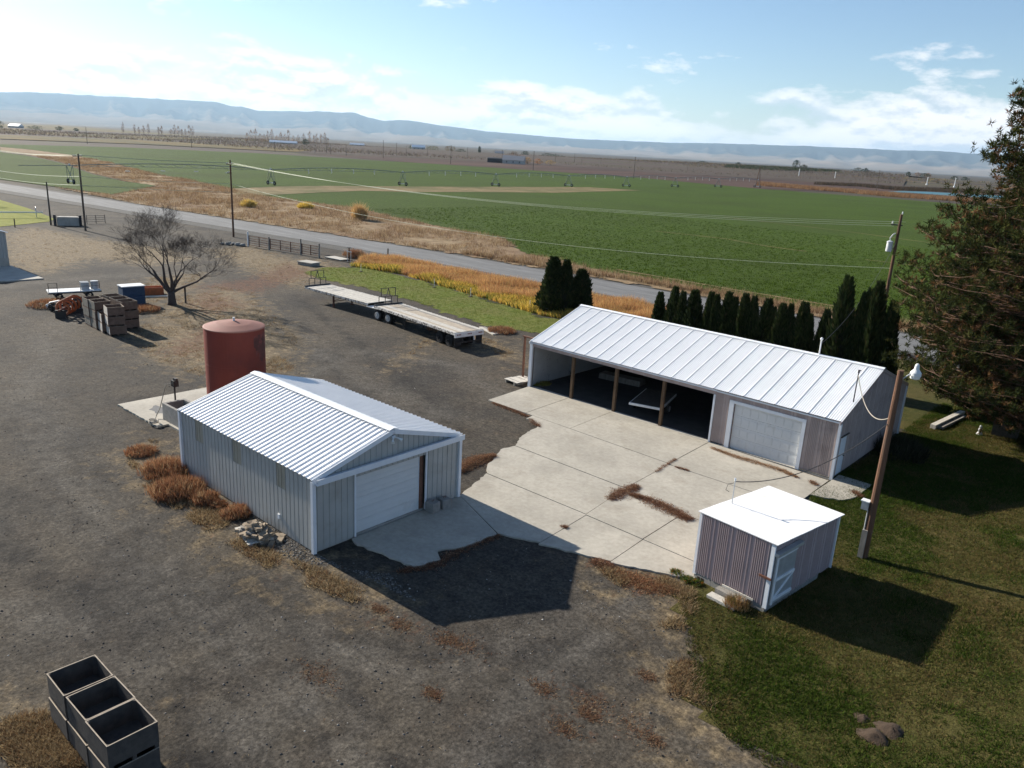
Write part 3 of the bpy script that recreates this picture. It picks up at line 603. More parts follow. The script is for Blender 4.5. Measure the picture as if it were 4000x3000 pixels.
roof(A, PR_A, .9, -.06, AL + .06, -.10, AHE + .0, AW / 2, AHR + .03, 'roof_white')
roof(A, PR_A, .9, -.06, AL + .06, AW + .10, AHE + .0, AW / 2, AHR + .03, 'roof_white')
rc = MB()
for s in (-1, 1): rc.add([(-.08, AW / 2, AHR + .115), (AL + .08, AW / 2, AHR + .115), (AL + .08, AW / 2 + s * .24, AHR + .052), (-.08, AW / 2 + s * .24, AHR + .052)], [(0, 1, 2, 3)])
rc.build('ridge_cap', 'trim_white', A).modifiers.new('t', 'SOLIDIFY').thickness = .01
for x in (AL + .065, -.09):       # rake trim
    for s in (0, 1):
        y0, y1 = (-.1, AW / 2) if s == 0 else (AW + .1, AW / 2)
        MB().bar((x, y0, AHE - .07), (x, y1 - (0.002 if s else 0), AHR - .03), .035, .2).build('rake_trim', 'trim_white', A)
for x, y in ((AL + .03, -.03), (AL + .03, AW + .03), (-.03, -.03), (-.03, AW + .03)):
    MB().box(x - .075, x + .075, y - .075, y + .075, 0.02, AHE - .08).build('corner_trim', 'trim_white', A)
# header track box across the gable
hb = MB().box(AL + .04, AL + .30, -.02, AW + .06, 2.93, 2.96).box(AL + .28, AL + .302, -.02, AW + .06, 2.962, 3.17).box(AL + .04, AL + .06, -.02, AW + .06, 2.962, 3.10)
hb.build('door_header', 'trim_white', A)
for y in (1.94, 5.74): MB().box(AL - .02, AL + .05, y - .035, y + .035, .06, 2.93).build('door_trim', 'trim_white', A)
MB().box(AL - .30, AL - .12, 5.46, 5.70, .06, 2.66).build('door_jamb', 'wood_brown', A)
door = MB().box(AL - .19, AL - .15, 1.98, 5.46, .10, .12).build('overhead_door', 'door_white', A)
for i in range(5):
    z = .12 + i * .508
    sec = MB().box(AL - .19, AL - .14, 1.98, 5.44, z, z + .498)
    for k in range(2): sec.box(AL - .1401, AL - .128, 2.0, 5.42, z + .06 + k * .22, z + .22 + k * .22)
    sec.build('door_section', 'door_white', door)
MB().box(AL - .195, AL - .12, 5.44, 5.47, .1, 2.66).build('door_track', 'trim_white', A)
fl = MB().box(AL, AL + .08, AW / 2 - .08, AW / 2 + .08, 3.86, 3.98).build('floodlight', 'trim_white', A)
for s in (-1, 1): MB().tube([(AL + .1, AW / 2 + s * .05, 3.92), (AL + .22, AW / 2 + s * .17, 3.86), (AL + .32, AW / 2 + s * .24, 3.80)], [.02, .035, .075], 10).build('lamp_head', 'glass_white', fl)
MB().box(8.0, 8.12, -.06, 0.0, .62, .82).build('vent', 'trim_white', A)
# ------------------------------------------------------------ long machine shed (right)
BX, BY = -33.04, 39.64; BL, BW, BHE, BHR = 20.676, 10.774, 3.2, 5.03
B = thing('machine_shed', 'long pinkish machine shed with white ribbed roof, open bays and one garage door', 'shed', (BX, BY, 0))
bz = lambda u: BHE + (BHR - BHE) * (1 - abs(u - BW / 2) / (BW / 2))
OPEN = (0.3, 13.68)
ribwall(B, PR_C, .8, (OPEN[1] + .03, 0, 0), (1, 0, 0), (0, -1, 0), BL - OPEN[1] - .03, lambda u: BHE, 0.12, 'siding_pink', [(14.87 - OPEN[1] - .03, 18.8 - OPEN[1] - .03, -1, 2.66)])
ribwall(B, PR_C, .8, (0.16, 0, 0), (1, 0, 0), (0, -1, 0), OPEN[1] - .13, lambda u: BHE, 2.88, 'siding_pink', name='header_panel')
ribwall(B, PR_C, .8, (BL, 0, 0), (0, 1, 0), (1, 0, 0), BW, bz, 0.10, 'siding_pink', [(.42, 1.36, -1, 2.22)])
ribwall(B, PR_C, .8, (0, BW, 0), (0, -1, 0), (-1, 0, 0), BW, bz, 0.05, 'siding_pink')
ribwall(B, PR_C, .8, (BL, BW, 0), (-1, 0, 0), (0, 1, 0), BL, lambda u: BHE, 0.05, 'siding_pink')
roof(B, PR_B, .9, -.05, BL + .08, -.11, BHE + .015, BW / 2, BHR + .04, 'roof_white')
roof(B, PR_B, .9, -.05, BL + .08, BW + .20, BHE - .015, BW / 2, BHR + .04, 'roof_white')
rc = MB()
for s in (-1, 1): rc.add([(-.08, BW / 2, BHR + .11), (BL + .1, BW / 2, BHR + .11), (BL + .1, BW / 2 + s * .22, BHR + .045), (-.08, BW / 2 + s * .22, BHR + .045)], [(0, 1, 2, 3)])
rc.build('ridge_cap', 'trim_white', B).modifiers.new('t', 'SOLIDIFY').thickness = .01
gut = MB()
for i, (x0, x1) in enumerate(((-.05, 3.5), (3.5, 8.2), (8.2, 13.8), (13.8, BL + .06))): MB().box(x0 + .01, x1, -.10, -.045, BHE - .10 - .02 * (i == 3), BHE - .03 - .02 * (i == 3)).build('gutter', 'siding_pink' if False else 'trim_white', B)
for x in (-.03, BL + .05):
    for s in (0, 1):
        y0, y1 = (-.18, BW / 2) if s == 0 else (BW + .18, BW / 2 - .002)
        MB().bar((x, y0, BHE - .10), (x, y1, BHR - .05), .03, .15).build('rake_trim', 'siding_pink' if x > 0 else 'trim_white', B)
for x, y in ((BL + .02, -.02), (BL + .02, BW + .02), (0.0, BW + .02)): MB().box(x - .07, x + .07, y - .07, y + .07, .02, BHE - .14).build('corner_trim', 'trim_white', B)
MB().box(-.06, .16, -.05, .08, .02, BHE - .13).build('corner_trim', 'trim_white', B)
MB().box(OPEN[1] - .06, OPEN[1] + .05, -.06, .1, .05, 2.88).build('corner_trim', 'trim_white', B)
for x in (3.55, 6.92, 10.32): MB().box(x - .09, x + .09, .06, .24, .055, 3.0).build('post', 'wood_post', B)
for x in (3.55, 6.92, 10.32, 13.9, 17.3): MB().box(x - .09, x + .09, BW - .3, BW - .1, .055, 3.1).build('post', 'wood_post', B)
for x in (3.55, 6.92, 10.32, 13.9, 17.3):
    tr = MB().box(x - .04, x + .04, .1, BW - .1, 3.0, 3.16)
    for s in (-1, 1): tr.bar((x, BW / 2 + s * (BW / 2 - .1), 3.1), (x, BW / 2 + s * .01, BHR - .08), .08, .14)
    tr.bar((x, BW / 2, 3.16), (x, BW / 2, BHR - .1), .07); tr.build('truss', 'wood_post', B)
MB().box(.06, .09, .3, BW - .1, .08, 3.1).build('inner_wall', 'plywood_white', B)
MB().box(.1, 13.74, BW - .09, BW - .06, .06, 3.15).build('back_shade_lining', 'wood_dark', B)  # dark sheet added to deepen the shade in the open bays
MB().box(.1, 13.74, .3, BW - .1, .058, .066).build('shade_floor', 'bay_shade', B)  # thin dark sheet, bay shade put into the floor colour
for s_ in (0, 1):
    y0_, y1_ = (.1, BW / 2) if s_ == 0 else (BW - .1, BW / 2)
    MB().add([(.05, y0_, 3.16), (BL - .05, y0_, 3.16), (BL - .05, y1_, BHR - .01), (.05, y1_, BHR - .01)], [(0, 1, 2, 3)]).build('roof_shade_lining', 'wood_dark', B)  # dark sheets added under the roof, shade painted into the underside
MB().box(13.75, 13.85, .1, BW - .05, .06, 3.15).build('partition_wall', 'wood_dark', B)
for x0, x1 in ((14.62, 14.88), (18.78, 18.97)): MB().box(x0, x1, -.06, .06, .03, 2.66).build('door_trim', 'trim_white', B)
MB().box(14.62, 18.97, -.062, .06, 2.662, 2.82).build('door_trim', 'trim_white', B)
door = MB().box(14.9, 18.78, .10, .14, .06, .08).build('overhead_door', 'door_white', B)
for i in range(4):
    z = .08 + i * .642
    sec = MB().box(14.89, 18.77, .10, .14, z, z + .634)
    for k in range(8):
        x = 14.96 + k * .475
        for q in range(1): sec.box(x, x + .42, .088, .0999, z + .10, z + .53)
        sec.box(x + .035, x + .385, .081, .0879, z + .14, z + .49)
    sec.build('door_section', 'door_white', door)
MB().box(14.885, 14.905, .05, .0985, .06, 2.66).build('door_track', 'wood_brown', B)
dr = MB().box(BL - .08, BL + .0, .45, 1.33, .10, 2.18).build('side_door', 'trim_white', B)
MB().tube([(BL, 1.22, 1.05), (BL + .07, 1.22, 1.05)], .035, 8).build('handle', 'iron_dark', dr)
MB().box(BL - .01, BL + .09, .35, 1.45, 2.23, 2.28).build('door_awning', 'wood_dark', B)
mast = MB().tube([(BL - 3.55, BW / 2 - .05, BHR + .02), (BL - 3.55, BW / 2 - .05, BHR + .95)], .04, 10).build('service_mast', 'steel_white', B)
MB().lathe([(.05, 0), (.08, .05), (.08, .12), (.03, .17)], 12).build('cap', 'steel_white', mast, (BL - 3.55, BW / 2 - .05, BHR + .92))
mast = MB().tube([(BL - .12, 1.72, 3.85), (BL - .12, 1.72, 5.45)], .03, 8).build('weatherhead', 'iron_dark', B)
MB().tube([(BL - .12, 1.72, 5.43), (BL - .12, 1.72, 5.56), (BL - .02, 1.74, 5.56)], [.05, .06, .03], 8).build('cap', 'iron_dark', mast)
# flatbed utility trailer parked inside the shed
ut = thing('utility_trailer', 'low flatbed utility trailer parked in the shade of the open bay', 'trailer', (-25.1, 40.0, 0.055), R(16))
MB().box(0, 1.95, 0, 3.6, .72, .80).build('deck', 'wood_dark', ut)
MB().box(-.05, 2.0, -.08, 0.0, .68, .82).build('frame_rail', 'steel_white', ut)
for x in (-.05, 1.95): MB().box(x, x + .05, 0.002, 3.6, .66, .80).build('frame_rail', 'steel_white', ut)
MB().bar((.98, 3.6, .7), (.98, 4.9, .6), .08).build('drawbar', 'iron_dark', ut)
MB().bar((.98, 4.8, .6), (.98, 4.8, .0), .05).build('jack_stand', 'iron_dark', ut)
for x in (.1, 2.05 - .15):
    wl = MB().wheel((x + (.12 if x > 1 else -.25), 1.6, .34), .34, .2, 'x').build('wheel', 'rubber', ut)
    MB().tube([(x + (.04 if x > 1 else -.33), 1.6, .34), (x + (.23 if x > 1 else -.15), 1.6, .34)], .19, 14).build('rim', 'rim_grey', wl)
MB().tube([(-.15, 1.6, .34), (2.0, 1.6, .34)], .04, 8).build('axle', 'iron_dark', ut)
# clutter in the dark bays
bx = thing('tool_cabinet', 'dim grey cabinet against the back wall of the open bay', 'cabinet', (-27.6, 48.6, .055)); MB().box(0, 1.6, 0, .8, 0, 1.5).build('body', 'galvanised', bx); MB().box(-.03, 1.63, -.04, .82, 1.5, 1.56).build('top', 'wood_grey', bx)
bx = thing('stacked_boards', 'dim stack of pale boards inside the left bay', 'lumber', (-31.2, 45.2, .055), R(8))
for i in range(4): MB().box(0, 3.2, .02 * i, 1.1 - .05 * i, .1 * i, .1 * i + .08).build('board', 'wood_grey', bx)
# things left of the shed
dk = thing('timber_frame', 'rusty brown timber post frame at the left end of the machine shed', 'frame', (-33.9, 40.3, 0))
MB().box(-.55, -.43, .2, .32, 0, 3.1).build('post', 'wood_brown', dk); MB().box(-.65, .55, .18, .34, 3.1, 3.18).build('crossbeam', 'wood_brown', dk); MB().box(.40, .5, .2, .32, 0, 3.1).build('post', 'wood_brown', dk)
sp = thing('sheet_stack', 'low stack of pale corrugated sheets left of the machine shed', 'metal sheets', (-34.9, 39.2, 0), R(-8))
for k in range(2): MB().box(0.1 + k * .9, .22 + k * .9, 0, 1.7, 0, .22).build('bearer', 'wood_grey', sp)
for k in range(5): MB().box(.02 * k, 1.35, k * .34, k * .34 + .31, .225, .25 + .02 * (k % 2)).build('sheet', 'wood_pale', sp)
# ------------------------------------------------------------ small shed (front right)
CX, CY = -12.30, 25.44; CL, CW, CH1, CH2 = 3.02, 4.85, 2.76, 2.50
Cc = thing('small_shed', 'small mauve ribbed metal shed with flat white roof on a block base', 'shed', (CX, CY, 0), R(-6))
cz = lambda v: CH1 + (CH2 - CH1) * v / CW
for i in range(8): MB().box(i * .38 + .004, i * .38 + .376, -.02, .18, 0.0, .19).build('block', 'cinder', Cc)
for i in range(8): MB().box(i * .38 + .004, i * .38 + .376, -.018, .178, .195, .30 if i < 3 else .27).build('block', 'cinder', Cc)
for y in (1.3, 2.55, 3.8): MB().box(CL - .16, CL + .01, y - 1.1, y + .12, -.06, .26).build('block', 'cinder', Cc)
for k in range(2): MB().box(.16 + k * .17, .29 + k * .17, -.024, -.019, .04, .16).build('block_hole_shade', 'near_black', Cc)  # flat dark plates painted as the shade inside the block hollows
MB().box(0.02, CL - .02, 0.02, CW - .02, .2, .27).build('floor', 'wood_dark', Cc)
ribwall(Cc, PR_D, .8, (0, 0, 0), (1, 0, 0), (0, -1, 0), CL, lambda u: CH1, .27, 'siding_mauve')
ribwall(Cc, PR_C, .8, (CL, 0, 0), (0, 1, 0), (1, 0, 0), CW, cz, .22, 'siding_mauve')
ribwall(Cc, PR_C, .8, (CL, CW, 0), (-1, 0, 0), (0, 1, 0), CL, lambda u: CH2, .22, 'siding_mauve')
ribwall(Cc, PR_C, .8, (0, CW, 0), (0, -1, 0), (-1, 0, 0), CW, lambda u: cz(CW - u), .22, 'siding_mauve')
for x, y, h in ((0, 0, CH1), (CL, 0, CH1), (CL, CW, CH2), (0, CW, CH2)): MB().box(x - .075, x + .075, y - .032, y + .032, .2, h - .03).build('corner_trim', 'trim_white', Cc)
for i in range(6):                                    # roof sheets run along x, lapped one over the other
    y0 = -.07 + i * (CW + .2) / 6; y1 = y0 + (CW + .2) / 6 + .03; z0 = cz(y0) + .035 + .006 * (i % 2); z1 = cz(y1) + .035 + .006 * (i % 2)
    mb = MB().add([(-.14, y0, z0), (CL + .16, y0, z0), (CL + .16, y1, z1), (-.14, y1, z1), (-.14, y0, z0 - .03), (CL + .16, y0, z0 - .03), (CL + .16, y1, z1 - .03), (-.14, y1, z1 - .03)], [(0, 1, 2, 3), (7, 6, 5, 4), (0, 4, 5, 1), (1, 5, 6, 2), (2, 6, 7, 3), (3, 7, 4, 0)])
    mb.build('roof_sheet', 'roof_shed', Cc)
# side door with sliding track, standing slightly ajar
dr = MB().box(CL + .06, CL + .12, .12, 1.55, .32, 2.28).build('sliding_door', 'galvanised', Cc)
for z in (.45, 1.25, 2.15): MB().box(CL + .121, CL + .16, .14, 1.53, z, z + .1).build('door_rail', 'trim_white', dr)
MB().bar((CL + .125, .2, .5), (CL + .125, 1.5, 1.25), .05, .08).build('door_brace', 'trim_white', dr); MB().box(CL + .121, CL + .16, .13, .22, .33, 2.27).build('door_stile', 'trim_white', dr)
MB().box(CL + .05, CL + .24, .0, 1.75, 2.3, 2.42).build('door_track', 'galvanised', Cc)
MB().bar((CL - .35, -.09, 1.42), (CL + .12, -.09, 1.42), .05, .08).build('hasp', 'iron_rust', Cc)
mast = MB().tube([(.12, 1.8, cz(1.8) + .03), (.12, 1.8, cz(1.8) + 1.0)], .022, 8).build('service_mast', 'galvanised', Cc)
MB().tube([(.12, 1.8, cz(1.8) + .98), (.12, 1.8, cz(1.8) + 1.08), (.17, 1.8, cz(1.8) + 1.08)], [.04, .05, .03], 8).build('cap', 'steel_white', mast)
MB().tube([(.10, 1.76, cz(1.8) + .9), (-.1, 1.7, cz(1.8) + .8), (-.14, 1.66, cz(1.8) + .55), (-.02, 1.72, cz(1.8) + .5)], .012, 6).build('cable_loop', 'wire_black', mast)
st = thing('steps', 'two worn wooden steps at the foot of the small mauve shed', 'steps', (-11.3, 24.5, 0), R(-5))
MB().box(.05, 1.2, .0, .36, .0, .13).build('step', 'wood_pale', st); MB().box(.12, 1.3, .42, .72, .0, .28).build('step', 'wood_grey', st)
MB().box(.2, 1.5, .735, .80, .28, .36).build('ledge_board', 'wood_pale', st)
# ------------------------------------------------------------ white shed at the left edge
D = thing('white_shed', 'corner of a white corrugated shed at the left edge of the yard', 'shed', (-105.5, 20.2, 0))
ribwall(D, PR_A, .9, (6.7, 0, 0), (0, 1, 0), (1, 0, 0), 8.0, lambda u: 3.7, 1.0, 'siding_grey'); ribwall(D, PR_A, .9, (6.7, 8.0, 0), (-1, 0, 0), (0, 1, 0), 6.7, lambda u: 3.7, 1.0, 'siding_grey'); ribwall(D, PR_A, .9, (0, 0, 0), (1, 0, 0), (0, -1, 0), 6.7, lambda u: 3.7, 1.0, 'siding_grey')
MB().box(.03, 6.72, .03, 8.02, 0, 1.0).build('concrete_base', 'concrete_old', D)
roof(D, PR_A, .9, -.1, 7.0, 8.2, 3.7, 4.0, 4.9, 'roof_white'); roof(D, PR_A, .9, -.1, 7.0, -.2, 3.7, 4.0, 4.9, 'roof_white')
for y0 in (0, 8.0):
    MB().add([(6.7, y0, 3.7), (6.7, 4.0, 4.87), (6.7, 4.0, 3.7)], [(0, 1, 2)]).build('gable_panel', 'siding_grey', D)
# ------------------------------------------------------------ red tank, pump
T = thing('fuel_tank', 'tall rust red cylindrical tank behind the workshop', 'tank', (-38.0, 20.96, .1))
TR = 1.54; TH = 5.55
MB().lathe([(TR, 0), (TR, 1.8), (TR + .004, 1.81), (TR, 1.83), (TR, 3.62), (TR + .006, 3.63), (TR + .006, 3.66), (TR, 3.67), (TR, TH)], 56).build('shell', 'tank_red', T, smooth=False)
MB().lathe([(TR + .03, TH + .0), (TR + .03, TH + .05), (TR - .05, TH + .08), (.9, TH + .22), (.05, TH + .33)], 56).build('roof_cone', 'tank_top', T)
MB().tube([(0, 0, TH + .3), (0, 0, TH + .5)], .06, 10).build('vent', 'steel_white', T)
sm = MB(); V = []; F = []
for i in range(11):
    for j in range(8):
        a = R(8) + R(46) * i / 10 + .04 * math.sin(3.1 * j); V.append(((TR + .009) * math.cos(a), (TR + .009) * math.sin(a), TH - .25 - j * .2 - .12 * math.sin(i * 1.7) * (j > 0)))
sm.add(V, [(i * 8 + j, i * 8 + j + 1, i * 8 + j + 9, i * 8 + j + 8) for i in range(10) for j in range(7) if not (j > 4 and (i < 3 or i > 7)) and not (i == 0 and j > 2)]); sm.build('dark_patch', mat('patch_dark', (0.085, 0.03, 0.027), .8, .5, 1.5, (0.17, 0.045, 0.04), .5, .6, 2.0), T)  # ragged darker patch high on the tank shell
pb = thing('pump_box', 'dark concrete box with an open top at the back corner of the workshop', 'box', (-41.4, 18.35, .0))
for x0, x1, y0, y1 in ((0, 1.9, 0, .15), (0, 1.9, 1.15, 1.3), (0, .15, .15, 1.15), (1.75, 1.9, .15, 1.15)): MB().box(x0, x1, y0, y1, 0, 1.05).build('wall', 'cinder', pb)
MB().box(.15, 1.75, .15, 1.15, 0, .4).build('floor', 'near_black', pb)  # near-black floor in the bottom of the box
pm = thing('fuel_pump', 'black hand fuel pump with a pale hose hanging down beside the pump box', 'pump', (-41.6, 19.2, .1))
MB().tube([(0, 0, 0), (0, 0, 1.75)], .05, 8).build('stand_pipe', 'iron_dark', pm); MB().box(-.15, .2, -.12, .16, 1.7, 2.05).build('pump_body', 'iron_dark', pm); MB().box(.0, .3, -.06, .08, 2.05, 2.2).build('motor', 'iron_dark', pm)
hp = [(-.1, -.1, 1.85), (-.3, -.3, 1.8), (-.45, -.45, 1.2), (-.4, -.7, .5), (-.2, -1.05, .12), (.2, -1.35, .02)] + [(.45 + .35 * math.cos(t), -1.5 + .22 * math.sin(t), .02 + .012 * t) for t in np.linspace(2.5, 14, 26)]
MB().tube(hp, .028, 7).build('hose', 'hose', pm)
# ------------------------------------------------------------ fruit bins
def make_bin(label, wood, rim, group, lit_face=None):
    t = thing('fruit_bin', label, 'bin', group=group); s = .61; h0 = .12; h1 = .73; th = .022
    MB().box(-s, s, -s, -s + th, h0, h1).build('side_panel', lit_face or wood, t); MB().box(-s, s, s - th, s, h0, h1).build('side_panel', wood, t)
    MB().box(-s, -s + th, -s + th, s - th, h0, h1).build('end_panel', wood, t); MB().box(s - th, s, -s + th, s - th, h0, h1).build('end_panel', wood, t)
    MB().box(-s + th, s - th, -s + th, s - th, h0, h0 + .025).build('floor', wood, t)
    for x in (-1, 1):
        for y in (-1, 1): MB().add([(x * (s - th), y * (s - th), h0), (x * (s - th - .09), y * (s - th), h0), (x * (s - th), y * (s - th - .09), h0), (x * (s - th), y * (s - th), h1 + .004), (x * (s - th - .09), y * (s - th), h1 + .004), (x * (s - th), y * (s - th - .09), h1 + .004)], [(0, 1, 2), (3, 5, 4), (0, 3, 4, 1), (1, 4, 5, 2), (2, 5, 3, 0)]).build('corner_post', wood, t)
    r_ = MB()
    for y in (-s + th / 2, s - th / 2): r_.box(-s, s, y - th / 2 - .004, y + th / 2 + .004, h1 + .001, h1 + .012)
    for x in (-s + th / 2, s - th / 2): r_.box(x - th / 2 - .004, x + th / 2 + .004, -s + th + .005, s - th - .005, h1 + .001, h1 + .012)
    r_.build('rim', rim, t)  # pale strips put sunlit top edges into the colour
    for y in (-s + .06, 0, s - .06): MB().box(-s, s, y - .05, y + .05, 0, h0 - .002).build('skid', wood, t)
    return t
mat('bin_dark', (0.085, 0.074, 0.064), 0.9, 0.3, 4, (0.05, 0.046, 0.045), 0.5, 0.7, 3, 0.3, 30); mat('bin_sunlit_rim', (0.36, 0.30, 0.23), .9, .25, 6); mat('bin_brown', (0.18, 0.115, 0.082), .9, .3, 4, (0.10, 0.06, 0.045), .5, .7, 3, .3, 30); mat('bin_grey', (0.24, 0.215, 0.175), .9, .3, 4, (0.12, 0.105, 0.09), .52, .7, 3, .3, 30); mat('bin_pale', (0.50, 0.46, 0.40), .9, .25, 4, (0.32, 0.27, 0.22), .55, .75, 3, .3, 30)
b_dark = make_bin('', 'bin_dark', 'bin_sunlit_rim', None)
first = True
cols3 = ['farthest', 'middle', 'nearest']
for i, x in enumerate((-19.98, -18.70, -17.44)):
    for k in range(2):
        lab = '%s bin of the %s pair of dark wooden bins in the foreground' % (('bottom', 'empty top')[k], cols3[i])
        o = b_dark if first else dup(b_dark, (0, 0, 0)); first = False
        o.location = (x + random.uniform(-.02, .02), 6.13 + random.uniform(-.03, .03), k * .742); o.rotation_euler = (0, 0, R(random.uniform(-1.5, 1.5))); o['label'] = lab; o['group'] = 'dark fruit bins in the foreground'
protos = {}
def bin_at(wood, rim, loc, rz, lab, lit_face=None):
    kk = (wood, lit_face)
    if kk not in protos: protos[kk] = make_bin(lab, wood, rim, 'fruit bins stacked by the bare tree', lit_face); o = protos[kk]; o.location = loc; o.rotation_euler = (0, 0, rz); return
    dup(protos[kk], loc, rz, lab, 'fruit bins stacked by the bare tree')
lev = ['bottom', 'middle', 'top']
rowx = [-66.35, -65.05, -63.72, -62.42]; nm = ['farthest', 'second farthest', 'second nearest', 'nearest']
for i, x in enumerate(rowx):
    n = 2 if i == 2 else 3
    wood = ('bin_grey', 'bin_grey', 'bin_pale', 'bin_pale')[i]  # paler front side, brown rest: sunlit and shaded sides put into the wood colour
    for k in range(n):
        lab = '%s wooden bin, %s of the %s column in the front row of bins' % ('pale sided' if i > 1 else 'grey sided', 'top' if k == n - 1 else lev[k], nm[i])
        bin_at('bin_brown', 'bin_sunlit_rim', (x + random.uniform(-.03, .03), 24.55 + random.uniform(-.03, .03), k * .742), R((-2, -3, -9, -11)[i] + random.uniform(-1, 1)), lab, wood)
for i, x in enumerate((-66.6, -65.3, -64.0)):
    for k in range(3):
        bin_at('bin_brown', 'bin_grey', (x + random.uniform(-.03, .03), 26.15 + random.uniform(-.03, .03), k * .742), R(random.uniform(-3, 1)), 'brown wooden bin at the %s of the %s column in the back row of bins' % (lev[k], ('far', 'middle', 'near')[i]))
# ------------------------------------------------------------ flatbed trailers
mat('wood_tan', (0.42, 0.355, 0.275), .9, .3, 5, (0.27, 0.22, 0.17), .5, .75, 4, .3, 40, stretch=(.3, 1, 1))
def flatbed(name, label, L, W, H, loc, rz, nb=9, woods=('wood_pale',)):
    t = thing(name, label, 'trailer', loc, rz, 'white flatbed trailers parked in line')
    bw = (W - .14) / nb
    for i in range(nb): MB().box(.04, L - .06, .07 + i * bw + .006, .07 + (i + 1) * bw - .006, H - .05, H + random.uniform(-.006, .006)).build('deck_board', random.choice(woods), t)
    for y in (0.0, W - .065): MB().box(0, L, y, y + .065, H - .20, H + .004).build('side_rail', 'chipped_paint', t)
    for y in (W / 2 - .55, W / 2 + .45): MB().box(.3, L - .1, y, y + .1, H - .52, H - .055).build('main_beam', 'iron_dark', t)
    for i in range(7): x = .5 + i * (L - 1) / 6; MB().box(x, x + .06, .07, W - .07, H - .16, H - .056).build('cross_beam', 'iron_dark', t)
    hb = MB().box(.0, .16, .0, W, H + .005, H + .12).build('headboard', 'iron_dark', t); x = .08
    fr = MB()
    c = W / 2
    for y in (-.98, -.33, .33, .98): fr.bar((x, c + y, H + .1), (x, c + y, H + .75), .05)
    fr.bar((x, c - 1.0, H + .75), (x, c + 1.0, H + .75), .05)
    for y in (-.75, .75): fr.bar((x, c + y, H + .77), (x, c + y, H + 1.5), .05)
    fr.bar((x, c - .77, H + 1.5), (x, c + .77, H + 1.5), .05); fr.bar((x, c, H + 1.48), (x, c - .2, H + .78), .05); fr.bar((x, c, H + 1.48), (x, c + .2, H + .78), .05)
    fr.build('rack_frame', 'iron_dark', hb)
    return t
def wheelset(t, x, W, r=.5, rim='rim_grey', inset=0.0):
    for y in (.16 + inset, .46 + inset, W - .46 - inset, W - .16 - inset):
        wl = MB().wheel((x, y, r), r, .26, 'y', n=26).build('wheel', 'rubber', t)
        s = -1 if y < W / 2 else 1
        MB().lathe([(.30, 0), (.30, .05), (.25, .06), (.22, -.02), (.12, -.02), (.1, .07), (.02, .08)], 20)  .build('rim', rim, wl, (x, y + s * .10, r)).rotation_euler = (R(90) if s < 0 else R(-90), 0, 0)
    MB().tube([(x, .1, r), (x, W - .1, r)], .06, 8).build('axle', 'iron_dark', t)
t1 = flatbed('flatbed_trailer', 'front flatbed trailer with pale plank deck and black headboard rack', 9.9, 2.9, 1.36, (-66.3, 44.25, 0), R(-.2))
for y in (.35, 2.5):
    lg = MB().box(4.1, 4.24, y, y + .14, .06, 1.2).build('landing_leg', 'iron_rust', t1); MB().box(4.02, 4.32, y - .06, y + .2, 0, .06).build('foot', 'iron_rust', lg)
MB().bar((4.17, .42, .55), (4.17, 2.55, .55), .05).build('leg_brace', 'iron_rust', t1); MB().bar((4.17, .42, .6), (5.3, .9, 1.1), .05).build('leg_brace', 'iron_rust', t1)
wheelset(t1, 11.25, 2.9); wheelset(t1, 12.75, 2.9)
MB().box(9.6, 13.4, .9, 2.0, .74, .86).build('rear_frame', 'iron_dark', t1); MB().box(9.75, 11.6, -.02, .75, 1.06, 1.10).build('fender', 'steel_white', t1)
t2 = flatbed('flatbed_trailer', 'rear flatbed trailer with worn plank deck and white tail board', 12.0, 2.9, 1.38, (-55.2, 44.0, 0), R(-7.2), woods=('wood_pale', 'wood_tan', 'wood_tan', 'wood_grey'))
tb = MB().box(11.98, 12.06, 0, 2.9, .98, 1.34).build('tail_board', 'steel_white', t2)
for y in (.25, .4, .52, 1.3, 1.45, 1.6, 2.4, 2.52, 2.66): MB().tube([(12.06, y, 1.2), (12.09, y, 1.2)], .045, 10).build('tail_light', mat('lamp_red', (.18, .02, .02), .3, .1) if 'lamp_red' not in M else 'lamp_red', tb)
for y in (.05, 2.2): MB().box(11.9, 11.93, y, y + .65, .22, .97).build('mud_flap', 'rubber', t2)
MB().bar((12.0, .15, .55), (12.0, 2.75, .55), .1).build('bumper', 'iron_dark', t2)
for y in (.8, 2.0): MB().bar((12.0, y, .5), (11.9, y, 1.0), .09).build('bumper_post', 'steel_white' if y > 1 else 'iron_dark', t2)
wheelset(t2, 9.5, 2.9, rim='rubber', inset=.3); wheelset(t2, 10.8, 2.9, rim='rubber', inset=.3)  # rims coloured tyre black, painting in the shade under the deck
MB().box(4.2, 4.3, .4, .5, 0, 1.2).build('landing_leg', 'iron_dark', t2); MB().box(4.2, 4.3, 2.4, 2.5, 0, 1.2).build('landing_leg', 'iron_dark', t2)
rp = thing('plank', 'pale weathered plank lying beyond the rear trailer', 'plank', (-47.8, 49.9, 0), R(-21)); MB().box(0, 2.9, 0, .3, .0, .09).build('board', 'wood_pale', rp); MB().box(0, 2.8, .34, .62, .0, .08).build('board', 'wood_grey', rp)
